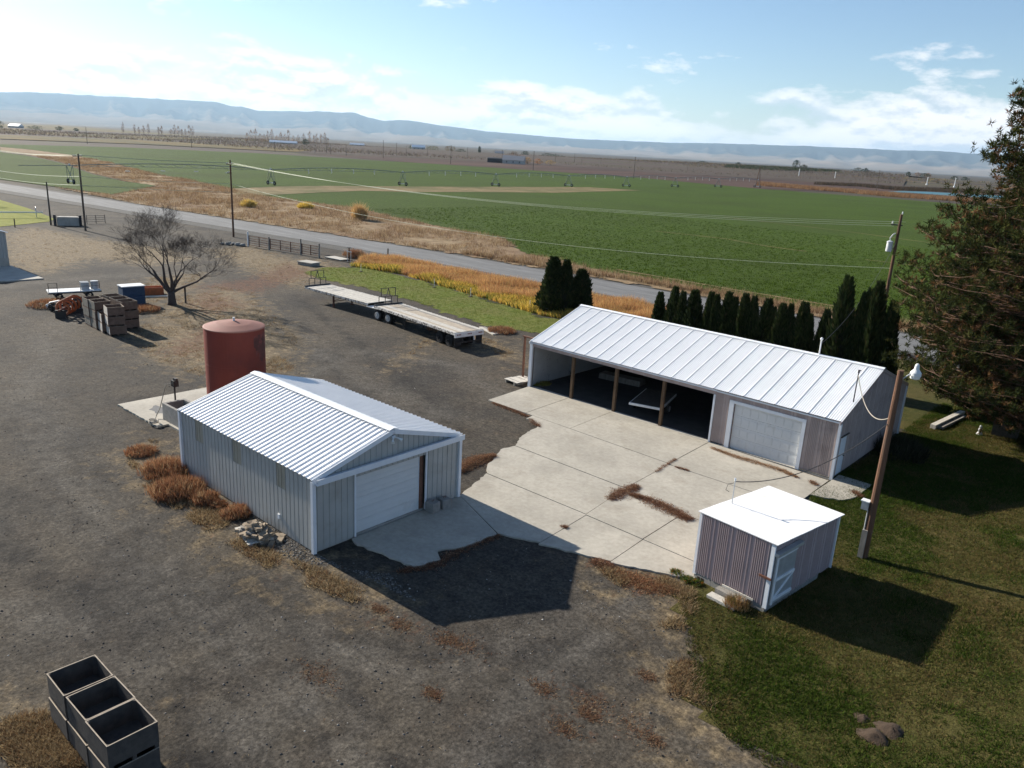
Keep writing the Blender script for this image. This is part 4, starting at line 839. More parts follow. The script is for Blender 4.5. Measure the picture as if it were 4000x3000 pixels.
# ------------------------------------------------------------ utility poles and wires
def pole(x, y, h, label, m='pole_grey', r=.16, arms=(), name='utility_pole', group=None, zb=None, arm_dir=(0.66, -0.75)):
    zb = zgf(x, y) if zb is None else zb; t = thing(name, label, 'pole', (x, y, zb), 0, group)
    MB().tube([(0, 0, -.1), (0, 0, h * .5), (0, 0, h)], [r, r * .85, r * .68], 12).build('shaft', m, t)
    for z, w in arms:
        d = Vector((arm_dir[0], arm_dir[1], 0)); a = MB().bar(-d * w / 2 + Vector((0, 0, z)) + Vector((d.y, -d.x, 0)) * r, d * w / 2 + Vector((0, 0, z)) + Vector((d.y, -d.x, 0)) * r, .1, .12).build('crossarm', m, t)
        for k in (-.92, -.45, .45, .92): p = d * w / 2 * k + Vector((d.y, -d.x, 0)) * r; MB().lathe([(.03, 0), (.05, .05), (.06, .1), (.03, .17)], 8).build('insulator', 'steel_white', a, (p.x, p.y, z + .06))
    return t
p1 = pole(-128.5, 47.4, 11.2, 'tall weathered utility pole with one crossarm left of the bare tree', arms=((10.9, 2.4),))
p2 = pole(-114.2, 63.6, 11.5, 'tall utility pole with two crossarms beside the road behind the bare tree', 'pole_wood', arms=((10.9, 2.4), (9.6, 1.6)))
pole(-137.5, 45.7, 6.6, 'short dark utility pole without crossarm at the far left', 'wood_dark', .14)
pole(-190, 47.0, 11.3, 'utility pole just outside the left edge of the picture', arms=((10.9, 2.4),))
tpx, tpy = g(3421, 1365)[:2]
tp = pole(tpx, tpy, 11.9, 'reddish utility pole carrying a grey transformer behind the clipped evergreens', 'pole_wood', .17, arm_dir=(1, 0))
tf = MB().lathe([(.22, 0), (.25, .04), (.25, .78), (.27, .80), (.27, .86), (.1, .94)], 18).build('transformer', 'steel_white', tp, (-.48, -.1, 8.7)); MB().tube([(0, 0, .9), (-.05, 0, 1.15), (.12, 0, 1.45), (.3, 0, 1.6)], .05, 7).build('bushing', 'steel_white', tf, (0, 0, 0)); MB().bar((.2, .05, .3), (.48, .05, .3), .06).build('bracket', 'iron_dark', tf)
MB().bar((-.7, 0, 11.0), (.25, 0, 11.0), .09).build('cutout_arm', 'iron_dark', tp); MB().lathe([(.05, 0), (.07, .1), (.04, .25)], 8).build('insulator', 'steel_white', tp, (-.6, 0, 11.05)); MB().lathe([(.03, 0), (.06, .1), (.03, .25)], 8).build('insulator', 'steel_white', tp, (0.06, 0, 11.9))
LPX, LPY = -8.2, 32.24
lp = pole(LPX, LPY, 8.1, 'brown wooden yard light pole beside the small mauve shed', 'pole_wood', .17, name='light_pole', zb=0)
lamp = MB().tube([(.08, .06, 7.75), (.3, .22, 8.0), (.42, .32, 8.0)], .025, 8).build('lamp_arm', 'galvanised', lp)
MB().lathe([(.23, 0), (.26, .04), (.25, .18), (.22, .22), (.12, .34), (.10, .52), (.05, .60)], 20).build('lamp_shade', 'steel_white', lamp, (.45, .35, 7.9)).scale = (.8, .8, .85); MB().lathe([(.12, 0), (.22, .05), (.235, .2)], 20).build('lens', 'glass_white', lamp, (.45, .35, 7.78)).scale = (.8, .8, .8)
mb_ = MB().box(-.42, -.14, -.2, .06, 2.15, 2.5).build('meter_box', 'galvanised', lp); MB().box(-.46, -.12, -.24, .08, 2.5, 2.54).build('lid', 'steel_white', mb_)
MB().tube([(-.15, -.12, .1), (-.15, -.12, 2.15)], .03, 6).build('conduit', 'galvanised', lp); MB().box(-.19, .02, -.22, -.13, .05, 1.3).build('pole_stub', 'wood_grey', lp)
def wire(a, b, sag, r, m, label, twist=False, group=None):
    a = Vector(a); b = Vector(b); n = 20; P = []
    for i in range(n + 1):
        t = i / n; p = a.lerp(b, t) - Vector((0, 0, 4 * sag * t * (1 - t)))
        P.append(p - a)
    return tag(MB().tube(P, r, 5).build('power_line', m, None, a), label, 'wire', group)
ad = Vector((.66, -.75, 0)); pls = [Vector((-190, 47.0, 11.1)), Vector((-128.5, 47.4, 11.05)), Vector((-114.2, 63.6, 11.05)), Vector((tpx, tpy, 11.1))]
for q, (a, b) in enumerate(zip(pls[:-1], pls[1:])):
    for k, kn_ in ((-1.08, 'left'), (0.0, 'middle'), (1.08, 'right')): wire(a + ad * k + Vector((0, 0, .0)), b + (ad * k if q < 2 else Vector((k * .4, 0, k * .2))), (.9, .15, 1.6)[q], .013, 'wire_bright', kn_ + (' thin overhead wire running left from the pole left of the bare tree', ' thin overhead wire between the two poles by the bare tree', ' thin overhead wire of the three crossing in front of the green field')[q], group=('left', 'middle', 'field')[q] + ' span of overhead wires')
pz = [Vector((-190, 47.0, 7.2)), Vector((-128.5, 47.4, 8.0)), Vector((-114.2, 63.6, 8.0))]
for dz, nm_ in ((0.0, 'upper'), (-1.25, 'lower')):
    for q, (a, b) in enumerate(zip(pz[:-1], pz[1:])): wire(a + Vector((0, -.2, dz)), b + Vector((0, -.2, dz)), (.8, .12)[q], .022, 'wire_bright', '%s thick cable %s' % (nm_, ('running left from the pole left of the bare tree', 'between the two poles by the bare tree')[q]))
wire((-114.2, 63.6, 8.0), (tpx, tpy, 7.3), 2.2, .018, 'wire_bright', 'thick pale cable from the road pole dipping across the green field')
wh = Vector((BX + BL - .12, BY + 1.72, 5.3)); wire((LPX, LPY, 6.2), wh, .9, .022, 'hose', 'pale service wire from the yard light pole to the machine shed mast')
wire((LPX, LPY, 6.0), (CX + .12 + 1.8 * math.sin(R(6)), CY + 1.79, cz(1.8) + .95), .75, .018, 'wire_black', 'dark service wire from the yard light pole to the small shed mast')
wire((tpx, tpy, 9.6), (BX + BL - 3.55, BY + BW / 2 - .05, BHR + .7), 1.0, .016, 'wire_black', 'dark service wire from the transformer pole down to the shed ridge')
# ------------------------------------------------------------ pivot irrigator
piv = thing('pivot_irrigator', 'long green grey wheeled irrigation machine spanning the green field', 'irrigator', (-230, 82.4, .1))
ty = [0, 59.5, 114, 164, 213, 260, 307, 356, 408]; PH = 4.7
mat('pivot_steel', (0.17, 0.20, 0.20), .6, .2, 1)
def tower(y):
    mb = MB()
    for s in (-1, 1):
        for e in (-.35, .35): mb.bar((s * 1.85, y + e * .3, .75), (s * .12, y + e * 2.2, PH), .11)
        mb.bar((s * 1.0, y - .5, 2.7), (s * 1.0, y + .5, 2.7), .07)
    mb.bar((-1.0, y, 2.7), (1.0, y, 2.7), .08)
    t = mb.build('tower', 'pivot_steel', piv)
    MB().bar((-2.0, y, .72), (2.0, y, .72), .2).build('axle_beam', 'galvanised', t)
    for s in (-1, 1): MB().wheel((s * 1.95, y, .68), .68, .34, 'y', n=16).build('wheel', 'rubber', t)
    MB().box(-.25, .25, y - .2, y + .2, PH + .1, PH + .5).build('control_box', 'galvanised', t)
for y in ty: tower(y)
for i in range(len(ty) - 1):
    y0, y1 = ty[i], ty[i + 1]; n = 12; P = [(0, y0 + (y1 - y0) * k / n, PH + 1.0 * 4 * (k / n) * (1 - k / n)) for k in range(n + 1)]
    sp_ = MB().tube(P, .11, 7).build('span_pipe', 'pivot_steel', piv)
    tr = MB(); Q = []
    for k in range(1, n):
        y, z = P[k][1], P[k][2]; d = 1.0 * (1 - abs(2 * k / n - 1)) ** .4
        for s in (-.5, .5): tr.bar((0, y - (y1 - y0) / n / 2, z), (s, y, z - d), .045); tr.bar((0, y + (y1 - y0) / n / 2, z), (s, y, z - d), .045); Q.append((s, y, z - d))
    for s in (0, 1):
        q = Q[s::2]
        for a, b in zip(q[:-1], q[1:]): tr.bar(a, b, .04)
    tr.build('truss_rods', 'pivot_steel', sp_)
    for k in (3, 5, 7, 9):
        y, z = P[k][1], P[k][2]
        if i: MB().tube([(.4, y, z - .2), (.4, y + .2, z - 1.7)], .11, 8).build('drop_pipe', 'steel_white', sp_)
        else: MB().box(-.1, .2, y - .6, y + .6, z - 2.0, z - 1.8).build('drop_pipe', 'steel_white', sp_)
MB().tube([(0, 0, PH), (0, -12, PH - .2)], .08, 6).build('end_boom', 'pivot_steel', piv)
# ------------------------------------------------------------ pipe gates, posts by the road
fp = [(-103.6, 60.0), (-99.4, 60.8), (-93.3, 61.9), (-89.9, 62.5)]
flab = ['left', 'middle', 'right']
for i in range(3):
    a = Vector((*fp[i], 0)); b = Vector((*fp[i + 1], 0)); d = (b - a); L = d.length; t = thing('pipe_gate', 'rusty pipe gate panel, %s of the three beside the road' % flab[i], 'gate', a, math.atan2(d.y, d.x), 'pipe gates beside the road')
    for z in (.25, .55, .85, 1.15, 1.5): MB().tube([(.1, 0, z), (L - .1, 0, z)], .032, 6).build('rail', 'iron_rust', t)
    for k in range(max(3, int(L / 1.4))): x = .1 + (L - .2) * k / (max(3, int(L / 1.4)) - 1); MB().box(x - .045, x + .045, -.04, .04, .15, 1.55).build('stile', 'iron_rust', t)
for i, ((x, y), h, m_) in enumerate(zip(fp, (2.1, 1.8, 2.15, 1.9), ('steel_white', 'wood_grey', 'wood_grey', 'wood_grey'))): tag(MB().tube([(0, 0, 0), (0, 0, h * .5), (0, 0, h)], [.12, .115, .11], 8).build('fence_post', m_, None, (x - .1, y - .05, 0)), ('whitish gate post at the left end of the pipe gates', 'slim grey post between the left and middle pipe gates', 'thick grey post between the middle and right pipe gates', 'grey gate post at the right end of the pipe gates')[i], 'post', 'posts of the pipe gates')
wb = thing('plank_bridge', 'pale plank crossing over a ditch right of the pipe gates', 'bridge', (-89.4, 62.9, 0), R(2))
for i in range(6): MB().box(.55 * i, .55 * i + .5, 0, 1.6, .12, .2).build('plank', 'wood_pale', wb)
for y in (.1, 1.4): MB().box(-.1, 5.0, y, y + .12, .0, .115).build('stringer', 'wood_dark', wb)
sg = thing('standpipe', 'grey irrigation valve standpipe right of the plank crossing', 'standpipe', (-85.5, 63.7, 0))
for x in (0, .75): MB().tube([(x, 0, 0), (x, 0, 1.5)], .05, 7).build('leg', 'galvanised', sg)
MB().tube([(.38, 0, 0), (.38, 0, 1.8)], .07, 8).build('pipe', 'iron_dark', sg); MB().box(-.1, .85, -.06, .06, 1.3, 1.4).build('crossbar', 'galvanised', sg); MB().lathe([(.3, 0), (.3, .05), (.04, .07)], 14).build('valve_wheel', 'iron_dark', sg, (.38, 0, 1.85))
tag(MB().tube([(0, 0, 0), (0, 0, .95)], [.1, .09], 8).build('fence_post', 'wood_dark', None, (-88, 72.6, 0)), 'short dark post at the road edge above the golden weeds', 'post')
cv = thing('well_cover', 'low dark concrete well cover near the lawn corner', 'well cover', (-86.2, 56.6, 0), R(10)); MB().box(0, 2.3, 0, 1.5, 0, .35).build('curb', 'cinder', cv); MB().box(-.1, 2.4, -.1, 1.6, .35, .45).build('lid', 'concrete_old', cv)
tr_ = thing('concrete_trough', 'grey concrete trough between two black posts at the far left', 'trough', (-137.3, 46.3, 0), R(62))
MB().box(.3, 3.4, -.5, .9, 0, 1.3).build('basin', 'concrete_old', tr_); MB().box(.5, 3.2, -.35, .75, 1.3, 1.34).build('rim_board', 'wood_pale', tr_)
for x in (0.05, 3.6): MB().tube([(x, -.6, 0), (x, -.6, 1.65)], .2, 10).build('post', 'tarp_dark', tr_)
gt = thing('pipe_gate', 'grey pipe gate right of the concrete trough at the far left', 'gate', (-138.2, 49.9, 0), R(88))
for z in (.3, .6, .9, 1.25): MB().tube([(0, 0, z), (4.2, 0, z)], .03, 6).build('rail', 'iron_dark', gt)
for x in (0, 1.4, 2.8, 4.2): MB().box(x - .04, x + .04, -.04, .04, 0, 1.35).build('stile', 'iron_dark', gt)
tag(MB().tube([(0, 0, 0), (0, 0, 1.25)], .08, 7).build('fence_post', 'wood_dark', None, (-136, 40.2, 0)), 'small dark fence post beside the lime green pasture', 'post')
wl_ = thing('wheel_line', 'white sprinkler pipe with a thin wheel on the lime green pasture', 'sprinkler line', (-150, 42.5, 0), R(75))
MB().tube([(-14, 0, .9), (6, 0, .9)], .12, 8).build('pipe', 'steel_white', wl_)
for x in (-5, 5): 
    a = np.linspace(0, 2 * math.pi, 25); MB().tube([(x, .9 * math.cos(t), .9 + .9 * math.sin(t)) for t in a], .035, 5, False).build('wheel_rim', 'galvanised', wl_)
    sp_ = MB(); [sp_.bar((x, 0, .9), (x, .88 * math.cos(t), .9 + .88 * math.sin(t)), .03) for t in a[::4]]; sp_.build('spokes', 'galvanised', wl_)
# ------------------------------------------------------------ machinery by the bare tree
ct = thing('flat_cart', 'low flat cart with white deck and thin railings left of the bins', 'cart', (-78.3, 25.2, 0), R(78)); ct.scale = (1, 1, .78)
MB().box(0, 4.3, 0, 1.7, .75, .85).build('deck', 'steel_white', ct); MB().box(-.05, 4.35, .05, 1.65, .6, .745).build('frame', 'iron_dark', ct)
for x0 in (.02, 2.6):
    rl = MB(); L = .7 if x0 < 1 else 1.6
    for x in (x0, x0 + L): rl.bar((x, .05, .8), (x, .05, 1.9), .05)
    rl.bar((x0, .05, 1.9), (x0 + L, .05, 1.9), .05); rl.bar((x0, .05, 1.4), (x0 + L, .05, 1.4), .04); rl.build('railing', 'iron_dark', ct)
MB().box(2.7, 3.4, .4, 1.1, .86, 1.75).build('tote', 'galvanised', ct); MB().tube([(3.9, .8, .86), (3.9, .8, 1.8)], .35, 14).build('drum', 'galvanised', ct)
for x in (.8, 3.3):
    for y in (0.05, 1.65): MB().wheel((x, y, .34), .34, .2, 'y').build('wheel', 'rubber', ct)
ag = thing('auger', 'orange spiral post auger lying between the cart and the bins', 'auger', (-72.6, 25.4, 0), R(-40)); ag.scale = (1.1, 1.35, 1.35)
P = [(i * .045, .42 * math.cos(i * .42), .55 + .42 * math.sin(i * .42)) for i in range(64)]; MB().tube(P, .075, 6).build('flighting', 'orange_paint', ag); MB().tube([(-.3, 0, .55), (3.3, 0, .5)], .07, 8).build('shaft', 'iron_rust', ag); MB().box(-.2, .0, -.3, .3, 0, .55).build('stand', 'iron_dark', ag); MB().box(2.9, 3.1, -.3, .3, 0, .5).build('stand', 'iron_dark', ag)
im = thing('tractor_implement', 'black tractor implement with pale hydraulic rams in front of the cart', 'implement', (-73.6, 23.9, 0), R(15))
MB().bar((-.6, 0, .35), (2.4, .5, 1.15), .22).build('boom', 'iron_dark', im); MB().bar((-.4, .6, .3), (2.3, 1.0, .9), .18).build('boom', 'iron_dark', im); MB().box(-.2, 2.3, -.1, 1.2, .0, .3).build('skid_frame', 'iron_dark', im); MB().box(.5, 1.6, -.2, .4, .3, .75).build('gearbox', 'iron_dark', im)
MB().tube([(-.3, -.1, .62), (.9, .05, .95)], .06, 8).build('hydraulic_ram', 'steel_white', im); MB().tube([(.6, .5, .8), (1.9, .75, 1.12)], .06, 8).build('hydraulic_ram', 'steel_white', im); MB().tube([(-.6, -.15, .3), (-.6, .1, .35)], .16, 12).build('roller', 'steel_white', im)
for x in (.2, 1.0, 1.8): MB().wheel((x, -.35, .3), .3, .1, 'y').build('disc', 'iron_dark', im)
cb = thing('blue_cabinet', 'dark blue metal cabinet with a white lid behind the bins', 'cabinet', (-74.0, 29.6, 0), R(-6))
MB().box(0, 1.3, 0, 1.9, .0, 1.6).build('body', 'blue_paint', cb); MB().box(-.06, 1.36, -.06, 1.96, 1.6, 1.68).build('lid', 'steel_white', cb); MB().box(1.3, 1.9, .3, 1.6, 0, .8).build('side_box', 'blue_paint', cb)
lo = thing('low_crate', 'low rusty orange crate beside the blue cabinet', 'crate', (-76.2, 32.4, 0), R(75)); MB().box(0, 2.2, 0, .06, 0, .75).build('side_panel', 'orange_paint', lo); MB().box(0, 2.2, .9, .96, 0, .75).build('side_panel', 'orange_paint', lo); MB().box(0, .06, .06, .9, 0, .75).build('end_panel', 'orange_paint', lo); MB().box(2.14, 2.2, .06, .9, 0, .75).build('end_panel', 'orange_paint', lo); MB().box(.06, 2.14, .06, .9, 0, .1).build('floor', 'orange_paint', lo)
pk = thing('plank', 'white board lying in front of the rusty orange crate', 'plank', (-75.0, 32.2, 0), R(70)); MB().box(0, 2.6, 0, .4, .0, .12).build('board', 'wood_pale', pk)
tag(MB().tube([(0, 0, 0), (0, 0, 1.5)], .09, 8).build('fence_post', 'wood_dark', None, (-70.8, 34.3, 0)), 'dark wooden post just right of the bare tree', 'post')
# ------------------------------------------------------------ small things round the buildings
for i, (x, y, s) in enumerate(((-23.15, 21.75, .46), (-23.1, 22.4, .44))):
    t = thing('concrete_block', ('left', 'right')[i] + ' of two rough concrete blocks beside the workshop door', 'block', (x, y, .075), R((6, -9)[i]), 'concrete blocks by the workshop door')
    k = .06; MB().lathe([(s * .70, 0), (s * .72, .05), (s * .72, s - .05), (s * .66, s)], 4).build('body', 'cinder', t, rotz=R(45)); MB().tube([(0, 0, s - .02), (0, -.08, s + .06), (0, .08, s + .06), (0, .02, s - .02)], .012, 5).build('lifting_eye', 'iron_rust', t)
rb = thing('rubble_pile', 'pile of broken tan masonry slabs on a pallet beside the workshop wall', 'rubble', (-26.3, 15.0, 0), R(-12))
for k in range(3): MB().box(-.85, .85, -.5 + k * .42, -.36 + k * .42, 0, .1).build('pallet_runner', 'wood_grey', rb)
for k in range(7): MB().box(-.85 + k * .245, -.67 + k * .245, -.55, .5, .1, .125).build('pallet_slat', 'wood_pale', rb)
bricks = [MB().box(-.2, .2, -.1, .1, 0, .09).mesh('brick', 'rubble'), MB().prism([(-.22, -.12), (.18, -.14), (.25, .05), (.05, .16), (-.2, .1)], 0, .1).mesh('brick', 'rubble'), MB().prism([(-.15, -.16), (.2, -.1), (.12, .14), (-.18, .12)], 0, .07).mesh('brick', 'wood_grey')]
for k in range(46):
    a = random.uniform(0, 6.28); q = random.random() ** .6; o = link('brick', random.choice(bricks), rb, (q * .78 * math.cos(a), q * .5 * math.sin(a), .13 + (1 - q) * .32 + random.uniform(0, .05)), a); o.rotation_euler = (random.uniform(-.35, .35), random.uniform(-.35, .35), a)
for k in range(8): link('brick', bricks[k % 3], rb, (random.uniform(.5, 1.3), random.uniform(-.2, .9), .0), random.uniform(0, 3))
bm = thing('timber_beam', 'weathered timber beam lying in the shade of the pine', 'timber', (-10.9, 53.2, zgf(-10.9, 53.2)), R(84)); MB().box(0, 5.0, 0, .32, .0, .3).build('beam', 'wood_pale', bm); MB().box(.4, 4.4, -.3, -.04, .0, .2).build('board', 'wood_grey', bm)
od = thing('garden_ornament', 'small white garden figure on the shaded lawn under the pine', 'ornament', (*g(3828, 1685, .25)[:2], zgf(*g(3828, 1685, .25)[:2])))
MB().lathe([(.28, 0), (.30, .1), (.2, .3), (.16, .45), (.2, .6), (.12, .75)], 12).build('body', 'rim_grey', od); MB().lathe([(.05, .74), (.13, .82), (.14, .92), (.08, 1.02), (.02, 1.05)], 12).build('head', 'rim_grey', od); od.scale = (.62, .62, .62); MB().lathe([(.3, -.02), (.3, .05), (.26, .06)], 12).build('plinth', 'concrete_old', od)
wx, wy = g(3925, 1690, .4)[:2]; wh_ = thing('well_house', 'small dark wooden box under the pine', 'box', (wx, wy, zgf(wx, wy) - .05), R(5)); MB().box(-.7, .7, 0, 1.2, 0, 1.1).build('walls', 'wood_dark', wh_); MB().add([(-.8, -.1, 1.1), (.8, -.1, 1.1), (.8, 1.3, 1.3), (-.8, 1.3, 1.3), (-.8, -.1, 1.16), (.8, -.1, 1.16), (.8, 1.3, 1.36), (-.8, 1.3, 1.36)], [(0, 3, 2, 1), (4, 5, 6, 7), (0, 1, 5, 4), (1, 2, 6, 5), (2, 3, 7, 6), (3, 0, 4, 7)]).build('lid', 'wood_dark', wh_)
for i, (px, py) in enumerate(((1410, 1062), (1696, 1123), (1838, 1160), (2069, 1210))):
    x, y = g(px, py)[:2]; t = thing('marker_stake', 'white marker stake in the left lawn, %s from the left' % ('first', 'second', 'third', 'fourth')[i], 'stake', (x, y, .02), 0, 'marker stakes along the lawn'); MB().tube([(0, 0, 0), (0, 0, .95)], .03, 6).build('rod', 'steel_white', t); MB().lathe([(.3, 0), (.2, .06), (.02, .09)], 10).build('earth_collar', 'soil', t)
for i, (px, py, s) in enumerate(((3414, 2912, .42), (3475, 2890, .40), (3365, 2830, .25))):
    x, y = g(px, py, .15)[:2]; z = zgf(x, y); mb = MB(); n = 14; V = [(0, 0, s * .42)]
    for q in range(1, 5):
        for k in range(n): a = 6.283 * k / n; rr = s * q / 4 * (1 + .22 * math.sin(3 * a + i + q) + .1 * random.random()); V.append((rr * math.cos(a), rr * math.sin(a), s * .42 * (1 - (q / 4) ** 1.3) + (0 if q == 4 else random.uniform(-.02, .03))))
    Fq = [(0, 1 + k, 1 + (k + 1) % n) for k in range(n)] + [(1 + (q - 1) * n + k, 1 + q * n + k, 1 + q * n + (k + 1) % n, 1 + (q - 1) * n + (k + 1) % n) for q in range(1, 4) for k in range(n)]
    tag(mb.add(V, Fq).build('molehill', 'soil', None, (x, y, z), True), ('left one of the brown molehills low on the right lawn', 'right one of the brown molehills low on the right lawn', 'smallest brown molehill low on the right lawn')[i], 'molehill', 'molehills on the lawn')
od_ = ['first', 'second', 'third', 'fourth', 'fifth', 'sixth', 'seventh', 'eighth', 'ninth', 'tenth', 'eleventh', 'twelfth', 'thirteenth', 'fourteenth', 'fifteenth', 'sixteenth', 'seventeenth']
# ------------------------------------------------------------ grass and ground cover
def stuff(name, me, label): return kind(link(name, me), 'stuff', label)
P = scatter([(-11.6, 23.4), (-10.3, 21.5), (-8.8, 19.3), (-7.2, 18.2), (-5.6, 17.8), (-2, 17.5), (1.5, 22), (0, 30), (-3, 45), (-5, 60), (-12.2, 60), (-12.3, 40), (-12.2, 36.5), (-9.1, 30.4), (-9.1, 25.2), (-11.9, 24.2)], 80000)
P = P[(vnoise(P[:, 0], P[:, 1], 1.1, 11) + .35 * vnoise(P[:, 0], P[:, 1], .35, 12) > .16)]
nz = vnoise(P[:, 0], P[:, 1], 2.2, 2); GR = [(0.052, 0.072, 0.015, 3), (0.080, 0.092, 0.022, 3), (0.036, 0.052, 0.012, 2), (0.17, 0.14, 0.055, 2), (0.13, 0.092, 0.04, 1.5)]
mx = vnoise(P[:, 0], P[:, 1], 3.2, 21) * .6 + vnoise(P[:, 0], P[:, 1], .9, 22) * .4 + .12 * sstep(-8, 0, P[:, 0]); lush = mx + rng.normal(size=len(mx)) * .09 < .50
GL = [(0.055, 0.095, 0.016, 3), (0.085, 0.125, 0.024, 3), (0.036, 0.062, 0.012, 1.5), (0.14, 0.13, 0.045, 1)]; GT_ = [(0.13, 0.125, 0.04, 3), (0.21, 0.165, 0.07, 3), (0.17, 0.115, 0.055, 1.5), (0.065, 0.085, 0.02, 2)]
GL = [(r_ * .7, g_ * .7, b_ * .65, w_) for r_, g_, b_, w_ in GL]; GT_ = [(r_ * .72, g_ * .7, b_ * .66, w_) for r_, g_, b_, w_ in GT_]
stuff('lawn_grass', blades(P[lush], 4, (.05, .16), .09, .03, 1.0, GL, name='lawn_grass', hscale=(.6 + .8 * nz)[lush]), 'lush green tufts of the right lawn')
stuff('lawn_grass', blades(P[~lush], 4, (.03, .12), .09, .028, 1.2, GT_, name='lawn_grass', hscale=(.6 + .8 * nz)[~lush]), 'straw coloured dry tufts of the right lawn')
P = scatter(LAWN_L, 9000); stuff('lawn_grass', blades(P, 4, (.05, .12), .16, .03, .7, [(0.13, 0.165, 0.028, 3), (0.17, 0.19, 0.045, 2), (0.09, 0.125, 0.02, 1)]), 'mown bright grass blades behind the flatbed trailers')
# dry verge beyond the road: tufts taller in drifts
P = scatter(VERGE, 24000); nz = vnoise(P[:, 0], P[:, 1], 5.0, 3); dr = np.hypot(P[:, 0], P[:, 1]); P = P[(dr < 430) & (nz > .22)]; nz = vnoise(P[:, 0], P[:, 1], 5.0, 3)
DG = [(0.30, 0.21, 0.12, 3), (0.38, 0.28, 0.165, 2), (0.21, 0.125, 0.075, 2), (0.14, 0.085, 0.055, 1)]
stuff('dry_weeds', blades(P, 9, (.25, .75), .42, .055, .45, DG, hscale=.35 + 1.3 * nz), 'tall dry tan and russet weeds along the far side of the road')
Q = []; X_ = np.linspace(-84, 20, 1300)
for x in X_: Q.append((x + rng.normal() * .4, road_y(x) + 5.2 + abs(rng.normal()) * 1.7 + (1.5 if x > -60 else .6), .1))
stuff('dry_weeds', blades(np.array(Q), 11, (.35, .95), .42, .055, .4, DG), 'russet weed fringe between the road and the near edge of the green field')
# green fringe of the field: clumps near its edge
P = scatter([(-97, 106), (-80.5, 93.5), (-66, 90.5), (-30, 89.2), (0, 90), (8, 150), (-60, 190), (-150, 190), (-150, 119)], 60000); P = P[rng.random(len(P)) < np.clip(105 / np.hypot(P[:, 0], P[:, 1]), 0, 1) ** 2]; P[:, 2] = .1
stuff('field_plants', blades(P, 4, (.08, .24), .3, .07, .8, [(0.050, 0.086, 0.008, 3), (0.082, 0.124, 0.014, 2), (0.028, 0.050, 0.006, 2)]), 'low leafy green crop of the field')
# golden and orange weed band between lawn and road
WEED = [gd(*p)[:2] for p in [(762, 575), (800, 556), (900, 570), (1020, 597), (1180, 626), (1260, 638), (1440, 676), (1450, 702), (1250, 690), (1180, 684), (1060, 647), (960, 619), (870, 592)]]
P = scatter(WEED, 11500); nz = vnoise(P[:, 0], P[:, 1], 2.6, 5); f = (P[:, 1] - 60.5) / 8.5 + .5 * (vnoise(P[:, 0], P[:, 1], 3.5, 6) - .5)
lo_ = P[f < .38]; hi_ = P[f >= .38]
stuff('golden_weeds', blades(lo_, 12, (.3, .75), .42, .085, .6, [(0.66, 0.46, 0.10, 4), (0.56, 0.40, 0.085, 2), (0.24, 0.25, 0.05, 2), (0.52, 0.28, 0.09, 1), (0.08, 0.10, 0.022, 2)], hscale=.5 + nz[f < .38]), 'golden yellow weeds with green undergrowth along the left lawn')
stuff('russet_weeds', blades(hi_, 12, (.4, 1.0), .42, .06, .5, [(0.54, 0.31, 0.13, 3), (0.42, 0.21, 0.10, 2), (0.60, 0.42, 0.17, 2), (0.30, 0.165, 0.09, 1)], hscale=.5 + nz[f >= .38]), 'orange and russet weeds beside the near edge of the road')
# dry tufts in the yard
D_ = []
for i, L in enumerate(DRY):
    n_ = (700, 2600, 3600, 900, 1800, 1500, 1500, 500, 700, 700)[i]; q = scatter([gd(*p)[:2] for p in L], n_); q = q[vnoise(q[:, 0], q[:, 1], 1.5, 7) > .42]; D_.append(q)
P = np.concatenate(D_); stuff('dry_grass', blades(P, 7, (.04, .17), .18, .022, 1.1, [(0.30, 0.22, 0.12, 3), (0.38, 0.29, 0.17, 2), (0.20, 0.115, 0.06, 2), (0.11, 0.075, 0.045, 1)]), 'short dry straw grass scattered over the gravel yard')
P = scatter([gd(*p)[:2] for p in [(0, 640), (560, 560), (900, 700), (1120, 780), (1000, 950), (1300, 1240), (1500, 1330), (1600, 1659), (0, 1659)]], 26000)
P = P[~(inpoly([(-34.2, 15.7), (-23.3, 15.7), (-19.9, 18), (-19.7, 22), (-15, 24), (-12, 25.2), (-12, 40), (-34, 40), (-28, 35), (-26.5, 30), (-23.5, 24), (-34.2, 23.8)], P[:, 0], P[:, 1]))]
P = P[~inpoly([(-45.5, 17.5), (-36, 17.5), (-36, 25), (-45.5, 25)], P[:, 0], P[:, 1])]
k = rng.random(len(P)) < np.clip(24 / np.hypot(P[:, 0], P[:, 1]), .25, 1)
stuff('gravel', stones(P[k], (.006, .05), [(0.10, 0.096, 0.092, 5), (0.16, 0.15, 0.14, 2), (0.40, 0.38, 0.35, .35), (0.05, 0.048, 0.046, 3), (0.12, 0.09, 0.068, 1)], 'gravel'), 'loose gravel stones on the yard')
q = P[rng.random(len(P)) < .22]; stuff('straw', blades(q, 1, (.005, .03), .3, .012, 6.0, [(0.36, 0.28, 0.17, 2), (0.22, 0.12, 0.06, 1)]), 'scattered straw and leaf litter on the gravel')
P = scatter([gd(*p)[:2] for p in [(520, 1060), (690, 1200), (900, 1300), (840, 1240), (640, 1215), (560, 1170)]], 2600); stuff('gravel', stones(P, (.02, .06), [(0.15, 0.145, 0.135, 3), (0.22, 0.2, 0.18, 1), (0.09, 0.085, 0.08, 2)], 'gravel'), 'coarse crushed rock along the workshop wall')
